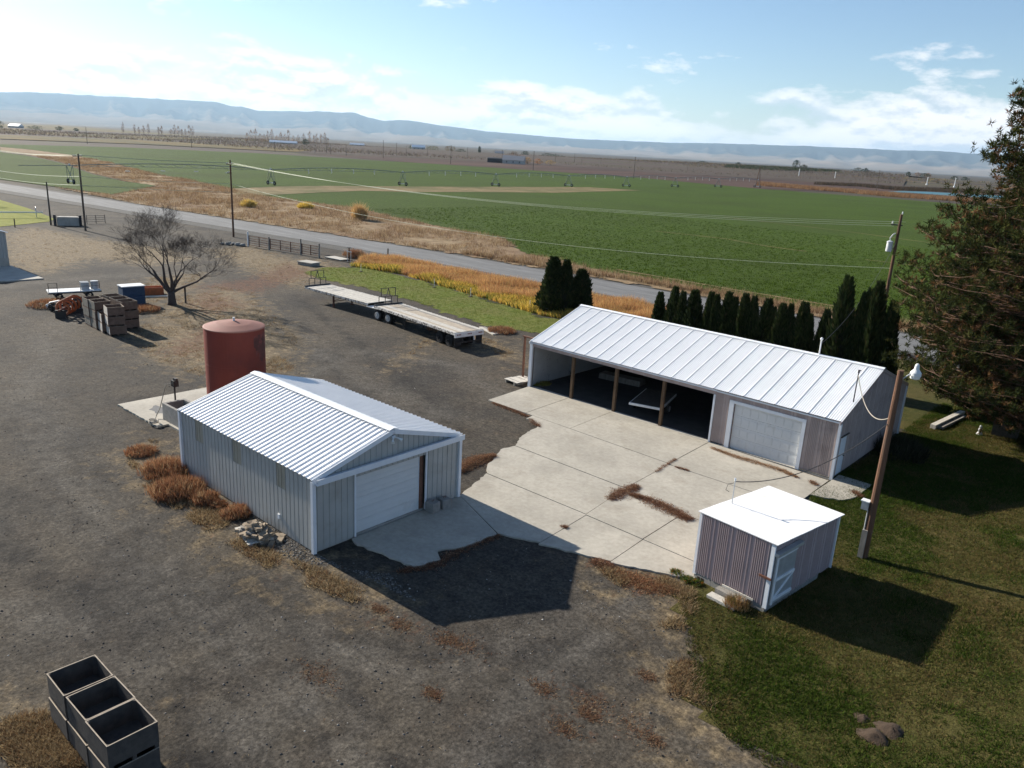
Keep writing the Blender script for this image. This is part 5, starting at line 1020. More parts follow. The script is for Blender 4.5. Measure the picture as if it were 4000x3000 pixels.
# rock row near the road pole, countable boulders
for i, (px, py, s) in enumerate(((868, 955, .35), (890, 957, .45), (912, 956, .4), (930, 960, .5), (948, 962, .45), (898, 951, .3))):
    x, y = g(px, py)[:2]; mb = MB(); n = 9; V = []
    for q in range(5):
        for k in range(n): a = 6.283 * k / n; rr = s * (.75, 1, .95, .65, .2)[q] * random.uniform(.82, 1.12); V.append((rr * math.cos(a), rr * math.sin(a), s * (.0, .25, .6, .85, .95)[q]))
    mb.add(V, [(q * n + k, q * n + (k + 1) % n, (q + 1) * n + (k + 1) % n, (q + 1) * n + k) for q in range(4) for k in range(n)] + [tuple(range(4 * n, 5 * n))]); tag(mb.build('boulder', 'stone', None, (x, y, 0)), '%s grey boulder from the left in the rock row near the road pole' % od_[(0, 1, 3, 4, 5, 2)[i]], 'boulder', 'boulders near the road pole')

# ------------------------------------------------------------ weeds as things
def bush(name, label, cat, x, y, rad, h, cols, n=260, bl=8, wd=.02, group=None, lean=.5, z=None):
    a = rng.random(n) * 6.283; el = rng.random(n); rr = rad * np.sqrt(rng.random(n))
    hh = h * (1 - (rr / rad) ** 2 * .75) * (.25 + .75 * rng.random(n)); Pp = np.column_stack([np.cos(a) * rr, np.sin(a) * rr, hh * .55])
    me = blades(Pp, bl, (h * .12, h * .5), rad * .14, wd, lean, cols, name='foliage')
    z = zgf(x, y) if z is None else z
    t = thing(name, label, cat, (x, y, z), 0, group); link('foliage', me, t)
    st_ = MB()
    for k in range(7): b = 6.283 * k / 7; st_.tube([(0, 0, 0), (math.cos(b) * rad * .35, math.sin(b) * rad * .35, h * .4), (math.cos(b) * rad * .7, math.sin(b) * rad * .7, h * .6)], [.018, .012, .006], 5)
    st_.build('stems', 'bark', t); return t
TW = [(0.25, 0.115, 0.06, 3), (0.34, 0.185, 0.10, 2), (0.16, 0.075, 0.045, 2), (0.36, 0.25, 0.14, 1.5)]
for i, (px, py, r_, h_, lb) in enumerate(((640, 1748, .9, .55, 'low russet tumbleweed farthest up the workshop wall'), (660, 1845, 1.35, 1.05, 'tall russet tumbleweed at the back corner of the workshop'), (690, 1925, 1.35, 1.0, 'widest russet tumbleweed at the foot of the workshop wall'), (800, 1958, .7, .7, 'small russet tumbleweed against the workshop wall, third along'), (850, 1975, .45, .35, 'tiny orange weed tuft beside the workshop wall'), (925, 2010, .75, .65, 'olive and russet weed clump beside the rubble pile'))):
    x, y = g(px, py)[:2]; y = min(y, 15.75 - r_ * .35); bush('tumbleweed', lb, 'weed', x, y, r_ * .85, h_ * .85, TW, 420 if r_ > 1 else 220, 10, .022, 'weeds along the workshop wall')
for i, (px, py, r_, h_, lb) in enumerate(((1385, 1005, 1.5, 1.5, 'rusty tumbleweed heap beside the plank crossing'), (190, 1195, 1.6, .8, 'low russet weed patch left of the tractor implement'), (560, 1215, 1.3, .7, 'russet weeds under the bare tree'), (1740, 1290, 1.6, .7, 'pale russet weeds behind the rear trailer'), (1960, 1296, 1.2, .6, 'russet weeds at the lawn corner near the machine shed'), (2105, 1500, .8, .35, 'small yellow green weed at the shed corner'))):
    x, y = g(px, py)[:2]; bush('weed_clump', lb, 'weed', x, y, r_, h_, TW if i < 5 else [(0.22, 0.22, 0.05, 1), (0.3, 0.24, 0.08, 1)], 240, 9, .035, 'loose weed clumps in the yard')
x, y = g(970, 810)[:2]; bush('bush', 'round yellow green bush in the dry band behind the road', 'bush', x, y, 1.5, 2.2, [(0.62, 0.44, 0.13, 2), (0.5, 0.38, 0.12, 2)], 200, 8, .10, lean=.8)
x, y = g(1405, 860)[:2]; bush('bush', 'slim tan shrub standing up at the field edge', 'bush', x, y, 1.3, 4.2, [(0.58, 0.40, 0.18, 2), (0.48, 0.3, 0.14, 1)], 220, 8, .09, lean=.7)
x, y = g(1195, 815)[:2]; bush('bush', 'bright yellow shrub left of the slim tan shrub at the field edge', 'bush', x, y, 1.7, 1.9, [(0.66, 0.48, 0.10, 2), (0.55, 0.4, 0.1, 2)], 200, 8, .10, lean=.8)
x, y = g(2960, 2375)[:2]; bush('weed_clump', 'dry russet plant beside the steps of the small shed', 'weed', -10.15, 24.75, .45, .55, [(0.24, 0.13, 0.06, 2), (0.30, 0.2, 0.09, 2), (0.12, 0.1, 0.03, 1)], 200, 8, .02)
x, y = g(3600, 1690)[:2]; bush('yucca', 'dark spiky yucca shrub against the shaded shed end', 'shrub', -10.9, 46.2, 1.3, 1.7, [(0.03, 0.035, 0.02, 1), (0.05, 0.05, 0.03, 1)], 200, 7, .06)
for i, (px, py) in enumerate(((2650, 2238), (2690, 2262), (2725, 2275))): x, y = g(px, py)[:2]; bush('weed_clump', 'small green weed at the apron edge, %s along towards the small shed' % ('first', 'second', 'third')[i], 'weed', x, y - .15, .28, .25, [(0.06, 0.10, 0.02, 2), (0.2, 0.18, 0.05, 1), (0.4, 0.15, 0.03, .3)], 60, 7, .03, 'green weeds at the apron edge')
# leaf drifts on the apron
def drift(label, pts, wd, h, n, cols=TW, z=.08, group='leaf drifts on the concrete', asstuff=False):
    W = [np.array(g(*p)[:2]) for p in pts]; c = sum(W) / len(W); Pp = []
    for k in range(n):
        t = rng.random() * (len(W) - 1); i = int(t); q = W[i] + (W[i + 1] - W[i]) * (t - i); ww = wd * (0.35 + .65 * math.sin(math.pi * min(max(t / (len(W) - 1), .06), .94))); o = rng.normal(size=2) * ww * .45
        Pp.append((*(q + o - c), max(0, h * (1 - np.hypot(*o) / ww)) * rng.random()))
    me = blades(np.array(Pp), 3, (.01, .07), .05, .022, 2.4, cols, name='leaves', perclump=False); o = link('leaf_drift', me, None, (c[0], c[1], z)); return kind(o, 'stuff', label) if asstuff or wd < .35 or n < 300 else tag(o, label, 'leaf litter', group)
LF = [(0.20, 0.095, 0.06, 3), (0.28, 0.15, 0.09, 2), (0.11, 0.06, 0.04, 1.5), (0.42, 0.29, 0.18, 1)]
drift('left tapering drift of brown leaves in the middle of the apron', [(2385, 1955), (2430, 1930), (2485, 1905)], .55, .1, 1500, LF)
drift('right longer drift of brown leaves in the middle of the apron', [(2470, 1940), (2540, 1962), (2600, 1990), (2650, 2015), (2690, 2035)], .55, .12, 2400, LF)
drift('drift of tan leaves along the foot of the shed garage door', [(2780, 1755), (2860, 1785), (2960, 1815), (3050, 1842), (3110, 1870)], .32, .06, 1300, [(0.34, 0.19, 0.10, 2), (0.42, 0.28, 0.17, 2), (0.2, 0.1, 0.05, 1)])
drift('small leaf patch near the corner pad of the machine shed', [(3165, 1885), (3185, 1900)], .25, .03, 160, LF); drift('leaf patch at the rounded end of the corner pad', [(3335, 1925), (3360, 1945)], .3, .05, 260, LF)
drift('thin leaf line in a slab joint left of the small shed', [(2560, 1850), (2600, 1822), (2640, 1797)], .1, .02, 200, LF); drift('thin leaf line in the slab joint in front of the garage door', [(2640, 1830), (2690, 1845)], .1, .02, 160, LF)
drift('brown leaf heap at the ragged apron edge beside the workshop', [(1790, 1845), (1830, 1815), (1880, 1795), (1930, 1785)], .7, .22, 2600, LF + [(0.36, 0.22, 0.12, 2)], .02)
drift('red brown leaf line along the left apron edge', [(1925, 1575), (1990, 1600), (2060, 1628)], .3, .05, 700, LF, .02); drift('leaf scraps on the ragged slab corner', [(2068, 1640), (2090, 1660), (2105, 1672)], .25, .05, 240, LF)
drift('tan leaf litter heap at the front apron edge right of the workshop shadow', [(2325, 2195), (2380, 2215)], .45, .1, 900, LF, .02); drift('straw and leaf litter between the apron and the small shed lawn', [(2400, 2235), (2480, 2270), (2540, 2290), (2640, 2310)], .8, .08, 2400, TW, .01)
drift('dark leaf heap in the workshop shadow along the ragged slab', [(1560, 2235), (1700, 2210), (1800, 2150), (1960, 2090)], .4, .08, 1200, LF, .01)
drift('small dark leaf clump on a slab joint in the middle of the apron', [(2190, 2063), (2215, 2068)], .1, .05, 90, LF)
Q = []
for i, (px, py) in enumerate(((1690, 2710), (2125, 2690), (2320, 2760), (2300, 2790), (2200, 2840), (2490, 2850), (2560, 2900), (1740, 2500), (1820, 2520), (1480, 2380), (1560, 2440), (1250, 2640), (2530, 2640))):
    c = g(px, py); Q.append(np.column_stack([rng.normal(size=(150, 2)) * (.14 + .09 * (i % 3)) * np.array([1.3, .8]) + c[:2], np.zeros(150)]))
stuff('russet_grass', blades(np.concatenate(Q), 4, (.01, .07), .05, .02, 2.2, [(0.16, 0.08, 0.05, 2), (0.24, 0.145, 0.085, 2), (0.32, 0.23, 0.14, 1)], perclump=False), 'small russet grass patches on the foreground gravel')

# ------------------------------------------------------------ trees
def arbor_mesh(seed, h, r):
    q = np.random.default_rng(seed); n = 3400; t = q.random(n) ** .85; a = q.random(n) * 6.283
    prof = np.minimum(1, t / .08) ** .5 * (1 - t) ** .62 * 1.15; lump = 1 + .2 * np.sin(3 * a + seed + 5 * t) + .16 * np.sin(7 * a + 11 * t + seed) + .12 * np.sin(13 * a - 17 * t)
    rr = r * np.clip(prof, 0, 1.05) * lump * (.72 + .3 * q.random(n)); c = np.column_stack([np.cos(a) * rr, np.sin(a) * rr, .12 + t * h])
    K = n; out = np.column_stack([np.cos(a), np.sin(a), 1.1 + .8 * q.random(n)]); out /= np.linalg.norm(out, axis=1)[:, None]; s = (.10 + .16 * q.random((n, 1)))
    sd_ = np.cross(out, q.normal(size=(n, 3))); sd_ /= np.linalg.norm(sd_, axis=1)[:, None]
    V = np.stack([c - sd_ * s * .55, c + sd_ * s * .55, c + out * s * 1.7], 1).reshape(-1, 3); col = np.array([(0.028, 0.042, 0.016), (0.042, 0.056, 0.02), (0.018, 0.03, 0.012), (0.06, 0.058, 0.026)])[q.choice(4, n, p=[.4, .3, .22, .08])]
    return npmesh('foliage', V, np.arange(3 * n).reshape(-1, 3), np.repeat(col, 3, 0), 'needle')
AM = [arbor_mesh(k, 1.0 * 5, .8) for k in range(4)]; trunk_me = MB().tube([(0, 0, 0), (0, 0, 1.2)], [.1, .07], 7).mesh('trunk', 'bark')
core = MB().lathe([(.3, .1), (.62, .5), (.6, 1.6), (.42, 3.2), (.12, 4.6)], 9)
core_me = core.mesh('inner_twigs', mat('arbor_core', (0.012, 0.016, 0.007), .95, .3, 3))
def arbor(x, y, h, wd, label, group, k):
    t = thing('arborvitae', label, 'tree', (x, y, zgf(x, y)), random.uniform(0, 6), group); s = h / 5
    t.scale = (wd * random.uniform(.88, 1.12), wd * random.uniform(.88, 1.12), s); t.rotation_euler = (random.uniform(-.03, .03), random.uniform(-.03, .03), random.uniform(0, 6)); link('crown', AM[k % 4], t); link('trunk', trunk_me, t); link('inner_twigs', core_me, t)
for i, (x, y, h, wd, lb) in enumerate(((-48.1, 60.6, 5.3, 1.35, 'tallest left columnar evergreen of the trio at the machine shed corner'), (-47.1, 61.3, 5.1, 1.2, 'middle columnar evergreen of the trio at the machine shed corner'), (-46.0, 62.4, 4.3, 1.6, 'rounder right evergreen of the trio at the machine shed corner'))): arbor(x, y, h, wd, lb, 'evergreen trio by the machine shed', i)
ROW = [(-34.4, 4.3, .8), (-33.1, 4.9, .95), (-32.4, 4.7, .7), (-31.3, 4.9, 1.1), (-29.8, 5.0, .9), (-29.2, 4.9, .7), (-28.4, 5.2, .95), (-27.8, 4.9, .7), (-26.8, 5.3, .95), (-26.1, 5.2, .8), (-25.2, 5.2, .95), (-24.4, 4.7, .6), (-23.6, 5.1, .85), (-23.1, 5.1, .7), (-22.1, 5.4, 1.0), (-21.4, 4.7, .55), (-20.6, 5.2, .9)]
for i, (x, h, wd) in enumerate(ROW): arbor(x, 58 + random.uniform(-.15, .15), h, wd, '%s dark evergreen from the left in the row behind the machine shed' % od_[i], 'evergreen row behind the machine shed', i + 1)
for i, (x, h, wd) in enumerate(((-19.1, 7.6, 1.1), (-18.3, 6.7, .8), (-17.7, 7.0, .85), (-17.1, 7.6, 1.1), (-15.9, 6.4, 1.1))): arbor(x, 58.0, h, wd, '%s of the taller evergreens beside the pine behind the machine shed' % ('leftmost', 'second', 'third', 'fourth', 'rightmost')[i], 'tall evergreens beside the pine', i)
# bare tree
def bare_tree():
    q = random.Random(5); t = thing('bare_tree', 'leafless spreading tree beside the stacked bins', 'tree', (-70.8, 33.0, 0))
    big = MB(); tw = MB(); branches = []
    def grow(p, d, L, r, lvl):
        n = 4 if lvl < 3 else 3; P = [p]; rs = [r]
        for i in range(n):
            d = (d + Vector((q.uniform(-1, 1), q.uniform(-1, 1), q.uniform(-.5, .7))) * (.16 + .05 * lvl)).normalized(); P.append(P[-1] + d * L / n); rs.append(r * (1 - .5 * (i + 1) / n))
        (big if r > .035 else tw).tube(P, rs, 7 if r > .06 else (4 if r > .02 else 3), False)
        if lvl >= 7 or r < .006: return
        k = 2 if lvl < 2 else 3
        for i in range(k + (lvl > 2)):
            j = q.randint(2, n) if i else n; nd = (d + Vector((q.uniform(-1, 1), q.uniform(-1, 1), q.uniform(-.45, .75))) * (.75 if lvl > 1 else .6)).normalized()
            if nd.z < -.25: nd.z = -.1
            grow(P[j], nd, L * q.uniform(.58, .84), max(rs[j] * q.uniform(.6, .8), .0065), lvl + 1)
    big.tube([(0, 0, -.1), (.02, 0, .3), (0, 0, .8), (-.03, -.02, 1.5)], [.50, .42, .38, .36], 12)
    # sideways = along the view's horizontal (x .74, y .67)
    S = lambda a, f, z: (RT * a).tolist() and Vector((.743 * a - .63 * f, .67 * a + .72 * f, z)).normalized()
    for a, f, z, L, r in ((-.95, .1, .62, 3.2, .22), (-.4, -.2, 1.0, 3.4, .21), (-.05, .3, 1, 2.8, .16), (.35, -.1, .95, 3.2, .2), (.9, .2, .68, 3.0, .18), (.25, .5, .9, 2.6, .15)): grow(Vector((0, 0, 1.3)), S(a, f, z), L, r, 1)
    big.build('trunk', 'bark', t, smooth=True); o = tw.build('twigs', mat('twig_bark', (0.075, 0.058, 0.05), .95, .2, 3), t); return t
bare_tree().scale = (.88, .88, .80)
# pine on the right: limbs, needle tufts green outside and brown inside
def pine(x, y, H, label, seed, rprof, n_br=470):
    q = np.random.default_rng(seed); z0 = zgf(x, y); t = thing('pine_tree', label, 'tree', (x, y, z0))
    MB().tube([(0, 0, -.2), (0, 0, H * .35), (.2, .1, H * .7), (.3, .2, H)], [.48, .4, .22, .04], 12).build('trunk', 'bark_pine', t)
    br = MB(); C_ = []; col = []
    for i in range(n_br):
        z = 1.7 + (H - 2.1) * (i + q.random()) / n_br; R_ = np.interp(z, *rprof) * (.62 + .4 * q.random()); a = i * 2.399 + q.normal() * .3
        d = np.array([math.cos(a), math.sin(a)]); rise = (.05 + .35 * z / H) * R_; Pt = []
        for k in range(6): u = k / 5; Pt.append((d[0] * R_ * u + q.normal() * .12 * u, d[1] * R_ * u + q.normal() * .12 * u, z + rise * u - .5 * R_ * .25 * math.sin(u * 3.1)))
        br.tube(Pt, [.09 * (1 - .8 * k / 5) for k in range(6)], 5, False)
        for k in range(int(12 + R_ * 7)):
            u = .28 + .74 * q.random(); s = (q.normal()) * .26 * R_ * (1.1 - .5 * u); j = min(int(u * 5), 4); w_ = u * 5 - j; b = np.array(Pt[j]) * (1 - w_) + np.array(Pt[min(j + 1, 5)]) * w_
            c = b + np.array([-d[1] * s, d[0] * s, q.normal() * .22 + .1]); C_.append(c); col.append(u)
            if q.random() < .35: br.tube([tuple(b), tuple(b * .4 + c * .6 - np.array([0, 0, .1])), tuple(c)], [.025, .018, .01], 3, False)
    br.build('limbs', 'bark_pine', t)
    C_ = np.repeat(np.array(C_), 2, 0); u = np.repeat(np.array(col), 2); C_[1::2] += q.normal(size=(len(C_) // 2, 3)) * .16; K = len(C_); nn = 15; D = q.normal(size=(K, nn, 3)); D[..., 2] += .45; D /= np.linalg.norm(D, axis=2)[..., None]; L = (.17 + .17 * q.random((K, nn, 1)))
    W = np.cross(D, q.normal(size=(K, nn, 3))); W /= np.linalg.norm(W, axis=2)[..., None]; c = C_[:, None, :] + D * .05; V = np.stack([c - W * .03, c + W * .03, c + D * L + np.array([0, 0, .04])], 2)
    pb = np.clip(.95 - u * .9, .12, .6); isb = q.random(K) < pb; g1 = np.array([(0.055, 0.068, 0.024), (0.085, 0.088, 0.028), (0.04, 0.05, 0.02)])[q.choice(3, K)]; b1 = np.array([(0.17, 0.095, 0.045), (0.22, 0.115, 0.06), (0.12, 0.075, 0.04)])[q.choice(3, K)]
    cc = np.where(isb[:, None], b1, g1) * (.55 + .35 * q.random((K, 1))); link('needles', npmesh('needles', V.reshape(-1, 3), np.arange(K * nn * 3).reshape(-1, 3), np.repeat(cc, nn * 3, 0), 'needle'), t)
pine(-5.3, 57.0, 25.0, 'large shaggy pine with browning inner needles at the right edge', 3, ([0, 2, 5, 8, 11, 14, 17, 20, 23, 27], [8, 9.5, 11.2, 10.8, 8.8, 7.0, 6.2, 5.4, 3.6, 1.2]))
# ------------------------------------------------------------ far things
def spot(px, d, z=None):
    v = ray(px, 600 + .0571 * px); v = v[:2] / np.hypot(*v[:2]); x, y = v * d; return x, y, zgf(x, y) - .1
def bdist(px, py): q = g(px, py); return float(np.hypot(q[0], q[1]))
FP = [(1000 + a * .452, 300 + b * .452, 300 + c * .452) for a, b, c in ((165, 650, 560), (440, 645, 555), (510, 660, 545), (612, 662, 495), (645, 668, 580), (780, 683, 590), (1100, 705, 530), (1213, 685, 570), (1298, 690, 600), (1480, 690, 600), (1682, 755, 590), (1825, 705, 610), (2125, 730, 630))] + \
     [(2000 + a * .452, 300 + b * .452, 300 + c * .452) for a, b, c in ((182, 810, 640), (280, 705, 645), (372, 750, 660), (537, 758, 665), (600, 762, 700), (765, 770, 700), (1050, 880, 690), (1515, 825, 760))] + [(755 * .452, 300 + 580 * .452, 300 + 435 * .452), (1658 * .452, 300 + 615 * .452, 300 + 430 * .452), (3000 + 935 * .452, 300 + 990 * .452, 300 + 805 * .452), (3000 + 1085 * .452, 300 + 940 * .452, 300 + 870 * .452)]
ORD = od_ + ['eighteenth', 'nineteenth', 'twentieth'] + ['twenty-' + w_ for w_ in od_[:9]]
FP.sort()
for i, (px, pb, pt) in enumerate(FP):
    x, y = g(px, pb)[:2]; h = min(16, max(6, height_at(px, pt, x, y))); z = zgf(x, y)
    t = thing('utility_pole', '%s thin dark pole counting from the left beyond the green field' % ORD[i], 'pole', (x, y, z), 0, 'far poles beyond the green field')
    MB().tube([(0, 0, 0), (0, 0, h)], [.22, .15], 7).build('shaft', 'pole_grey', t)
    if h > 9: MB().bar((-1.1, .25, h - .6), (1.1, -.25, h - .6), .14).build('crossarm', 'pole_grey', t)
ox, oy = g(2958, 733)[:2]; t = thing('brace_pole', 'leaning double pole at the far end of the irrigation machine', 'pole', (ox, oy, 0))
MB().tube([(-1.4, 0, 0), (0, 0, 13)], [.25, .16], 7).build('shaft', 'pole_wood', t); MB().tube([(1.6, 0, 0), (.1, .1, 12)], [.22, .16], 7).build('brace', 'pole_wood', t)
def fartree(label, px, d, h, wd, cols, group, n=150, trunk=True, bl=5, name='far_tree', lean=.25):
    x, y, z = spot(px, d); q = rng.random((n, 3)); a = q[:, 0] * 6.283; tt = q[:, 1]; rr = wd / 2 * np.sqrt(q[:, 2]) * np.sin(np.pi * np.clip(.12 + .86 * tt, 0, 1)) ** .6
    Pp = np.column_stack([np.cos(a) * rr, np.sin(a) * rr, h * (.12 + .7 * tt)]); t = thing(name, label, 'tree', (x, y, z), 0, group)
    link('crown', blades(Pp, bl, (h * .08, h * .22), wd * .07, max(.12, d / 5200), lean, cols, name='crown'), t); MB().tube([(0, 0, 0), (0, 0, h * .5)], [.3, .12], 6).build('trunk', 'bark', t)
PO = [(0.26, 0.19, 0.145, 3), (0.33, 0.23, 0.15, 1), (0.19, 0.145, 0.12, 2)]; GT = [(0.03, 0.045, 0.022, 2), (0.05, 0.06, 0.03, 1)]
pxs = [490, 535, 552, 570, 588, 628, 640, 676, 690, 704, 718, 732, 746, 760, 970, 985, 1002, 1020, 1035, 1050, 1065, 1085, 1100, 1115, 1130, 1148, 1167, 1188, 1212, 1228, 1240, 1256, 1270, 1282]
for i, px in enumerate(pxs): fartree('bare poplar %s from the left in the %s far poplar rows' % (od_[i] if i < 14 else od_[i - 14] if i - 14 < 17 else ('eighteenth', 'nineteenth', 'twentieth')[i - 31], 'left' if i < 14 else 'right'), px, (1850 if i < 14 else 1500) + random.uniform(-60, 60), random.uniform(14, 22) if i % 4 else 25, random.uniform(6, 9), PO, 'bare poplars far behind the fields', 60, lean=.12, bl=3, name='poplar_tree')
far_list = [('dark tree at the far left edge of the valley', 8, 1500, 16, 18, GT), ('dark tree clump far left above the vineyard', 150, 1700, 9, 30, GT), ('small dark tree far left beyond the vineyard', 245, 1750, 9, 16, GT), ('tiny dark tree far left beside the vineyard end', 308, 1800, 7, 10, GT), ('dark tree behind the right poplar row', 1196, 1420, 12, 12, GT), ('dark tree beside the far white house', 1607, 1650, 10, 16, GT), ('olive tree right of the far white house', 1688, 1600, 11, 30, [(0.14, 0.13, 0.05, 1), (0.1, 0.1, 0.045, 1)]),
 ('tan round tree at the far farmstead', 1755, 1450, 14, 22, [(0.2, 0.15, 0.08, 1), (0.14, 0.11, 0.06, 1)]), ('dark tree right of the tan tree at the farmstead', 1795, 1430, 9, 20, GT), ('narrow dark cypress at the far farmstead', 1868, 1500, 15, 6, GT), ('brown bare tree behind the tarped haystacks', 2005, 900, 13, 22, [(0.13, 0.09, 0.07, 1), (0.18, 0.12, 0.08, 1)]), ('bright red maple beside the far farm road', 2030, 880, 8, 9, [(0.38, 0.07, 0.04, 2), (0.3, 0.1, 0.05, 1)]), ('tan tree right of the red maple', 2055, 880, 8, 10, [(0.34, 0.24, 0.12, 1), (0.26, 0.17, 0.09, 1)]), ('orange tree in the farm road row', 2095, 885, 7, 12, [(0.36, 0.15, 0.08, 1), (0.3, 0.2, 0.1, 1)]), ('yellow tan tree ending the farm road row', 2145, 890, 6, 14, [(0.36, 0.26, 0.12, 1), (0.28, 0.2, 0.1, 1)]),
 ('dark conifer on the far knoll', 3090, 1330, 14, 14, GT), ('round dark tree below the far knoll conifer', 3122, 1180, 11, 15, [(0.06, 0.065, 0.035, 1), (0.045, 0.05, 0.03, 1)]), ('grey brush clump on the far right plain', 3380, 1150, 9, 24, [(0.13, 0.11, 0.085, 1), (0.09, 0.08, 0.06, 1)]), ('dark tree pair on the far right skyline', 3330, 1420, 9, 22, GT), ('dark tree on the far right skyline beside the pair', 3360, 1420, 9, 10, GT), ('small conifer on the far right skyline', 3525, 1420, 8, 8, GT), ('bare round tree on the far right skyline', 3560, 1420, 8, 12, PO), ('dark tree on the skyline left of the pine', 3588, 1430, 8, 18, GT), ('bare tree on the skyline near the pine', 3600, 1440, 9, 14, PO), ('dark bush on the skyline near the pine', 3705, 1450, 7, 14, GT), ('last dark bush on the skyline before the pine', 3745, 1440, 7, 14, GT), ('dark tree on the left knoll skyline', 2045, 1600, 10, 16, GT), ('dark hedge tree on the knoll skyline', 2130, 1620, 8, 30, GT), ('second dark hedge tree on the knoll skyline', 2165, 1630, 6, 36, GT), ('low dark tree far behind the middle poles', 2730, 1500, 6, 20, GT), ('small far tree right of the middle poles', 2868, 1450, 6, 12, GT)]
for lb, px, d, h, wd, cl_ in far_list: fartree(lb, px, d, h, wd, cl_, 'far trees in the valley', 130)
def house(label, px, d, w_, dp, h, rz, wall='house_white', rf='house_roof', name='farm_house', cat='house'):
    x, y, z = spot(px, d); t = thing(name, label, cat, (x, y, z), R(rz)); MB().box(-w_ / 2, w_ / 2, -dp / 2, dp / 2, 0, h).build('wall', wall, t)
    V = [(-w_ / 2 - .4, -dp / 2 - .4, h), (w_ / 2 + .4, -dp / 2 - .4, h), (w_ / 2 + .4, dp / 2 + .4, h), (-w_ / 2 - .4, dp / 2 + .4, h), (-w_ / 2 - .4, 0, h + dp * .32), (w_ / 2 + .4, 0, h + dp * .32)]
    MB().add(V, [(0, 1, 5, 4), (2, 3, 4, 5), (0, 4, 3), (1, 2, 5), (0, 3, 2, 1)]).build('roof', rf, t)
    for k in range(3): MB().box(-w_ / 2 + w_ * (.2 + .3 * k) - .5, -w_ / 2 + w_ * (.2 + .3 * k) + .5, -dp / 2 - .05, -dp / 2 + .02, h * .35, h * .75).build('window', 'tarp_dark', t)
house('white farm house with pale roof far in the middle distance', 1632, 1640, 26, 14, 6, 50, rf='roof_white'); house('grey roofed house beside the tarped haystacks', 2003, 845, 22, 14, 4, 35); house('long low pale barn in front of the right poplar row', 1110, 1450, 45, 10, 2.5, 45, rf='roof_white', name='barn', cat='barn'); house('low white barn far behind the middle poles', 1395, 1700, 28, 10, 3, 45, rf='roof_white', name='barn', cat='barn'); house('small pale house at the farmstead right of the cypress', 1945, 1500, 16, 10, 4, 40); house('pale roofed shed far left beyond the vineyard', 75, 1900, 24, 14, 4, 30, rf='roof_white', name='barn', cat='barn')
for i, (px, w_) in enumerate(((1916, 8), (1945, 18))):
    x, y, z = spot(px, 860); t = thing('haystack', ('smaller left', 'longer right')[i] + ' black tarped haystack beyond the ploughed field', 'haystack', (x, y, z), R(40)); MB().box(-w_ / 2, w_ / 2, -4, 4, 0, 4.4).build('bales', 'tarp_dark', t); MB().add([(-w_ / 2 - .1, -4.1, 4.4), (w_ / 2 + .1, -4.1, 4.4), (w_ / 2 + .1, 4.1, 4.4), (-w_ / 2 - .1, 4.1, 4.4), (-w_ / 2, 0, 5.4), (w_ / 2, 0, 5.4)], [(0, 1, 5, 4), (2, 3, 4, 5), (0, 4, 3), (1, 2, 5), (0, 3, 2, 1)]).build('tarp', 'tarp_dark', t)
for i, (px, d, h) in enumerate(((3106, 1000, 9), (3246, 1000, 8), (3603, 1000, 8), (3710, 980, 9))):
    x, y, z = spot(px, d); t = thing('wind_machine', '%s white orchard wind machine from the left on the far right plain' % od_[i], 'wind machine', (x, y, z), R(40), 'orchard wind machines'); MB().tube([(0, 0, 0), (0, 0, h)], [.5, .35], 8).build('mast', 'steel_white', t); MB().bar((-.3, -2.4, h + .1), (.3, 2.4, h + .7), .35, .12).build('blade', 'steel_white', t); MB().box(-.8, .8, -.6, .6, 0, 1.6).build('engine_box', 'steel_white', t)
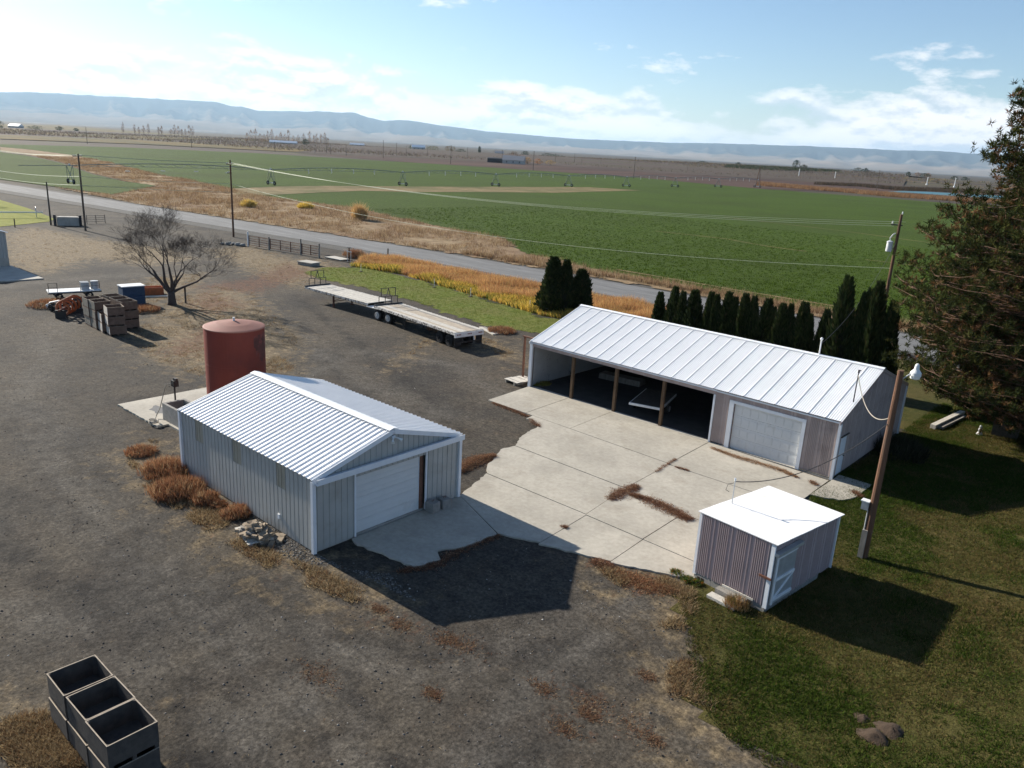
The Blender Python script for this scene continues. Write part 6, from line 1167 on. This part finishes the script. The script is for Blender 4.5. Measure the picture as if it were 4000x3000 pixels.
# orchard rows and brush: uncountable
OR = far([(-60, 289), (0, 290), (300, 303), (640, 327), (900, 339), (1130, 351), (1400, 370), (1640, 384), (1950, 402), (1950, 391), (1500, 362), (1100, 337), (800, 318), (600, 307), (300, 293), (0, 279)])
P = scatter(OR, 15000); a_ = .9; P[:, 0] = np.round(P[:, 0] / 7) * 7 + rng.normal(size=len(P)) * .5; P[:, 2] += .3
stuff('orchard_rows', blades(P, 5, (1.2, 3.2), .9, .35, .2, [(0.14, 0.105, 0.085, 3), (0.20, 0.15, 0.11, 1), (0.10, 0.08, 0.07, 2), (0.13, 0.12, 0.06, 1)]), 'rows of bare brown orchard trees in the middle distance')
P = scatter([(-1500, 700), (-900, 900), (-300, 1000), (200, 1000), (300, 1500), (-300, 1500), (-1300, 1450)], 5000); P = P[vnoise(P[:, 0], P[:, 1], 120, 9) > .45]
stuff('brush', blades(P, 6, (1.0, 2.6), 2.2, .8, .5, [(0.22, 0.17, 0.10, 2), (0.15, 0.11, 0.075, 2), (0.12, 0.12, 0.05, 1), (0.26, 0.20, 0.10, 1)]), 'tan and olive brush on the far plain')
bank = [g(*p)[:2] for p in [(2950, 700), (3150, 716), (3420, 742), (3620, 752), (3900, 762), (3900, 745), (3500, 735), (3200, 715)]]
P = np.concatenate([scatter([g(*p)[:2] for p in [(2960, 726), (3300, 752), (3465, 768), (3760, 788), (3950, 800), (3950, 787), (3760, 777), (3460, 757), (3180, 735), (2960, 715)]], 3500)]); stuff('dry_weeds', blades(P, 7, (.8, 2.4), 1.6, .3, .5, [(0.26, 0.15, 0.08, 2), (0.20, 0.11, 0.06, 2), (0.32, 0.21, 0.11, 1)]), 'russet weed bank between the green field and the pond')
P = scatter([g(*p)[:2] for p in [(3180, 722), (3350, 730), (3500, 745), (3700, 752), (3900, 762), (3900, 755), (3700, 744), (3500, 738), (3350, 725), (3200, 720)]], 2600); stuff('dry_weeds', blades(P, 7, (1.2, 3.2), 2.0, .35, .4, [(0.06, 0.045, 0.03, 2), (0.10, 0.07, 0.045, 1)]), 'dark weed bank behind the pond')
P = scatter([g(*p)[:2] for p in [(2828, 667), (3000, 676), (3275, 692), (3275, 696), (3000, 682), (2828, 671)]], 1500); stuff('hedge', blades(P, 8, (1.5, 3.0), 1.6, .4, .4, [(0.035, 0.05, 0.022, 1), (0.05, 0.06, 0.03, 1)]), 'dark green hedge row on the far right plain')
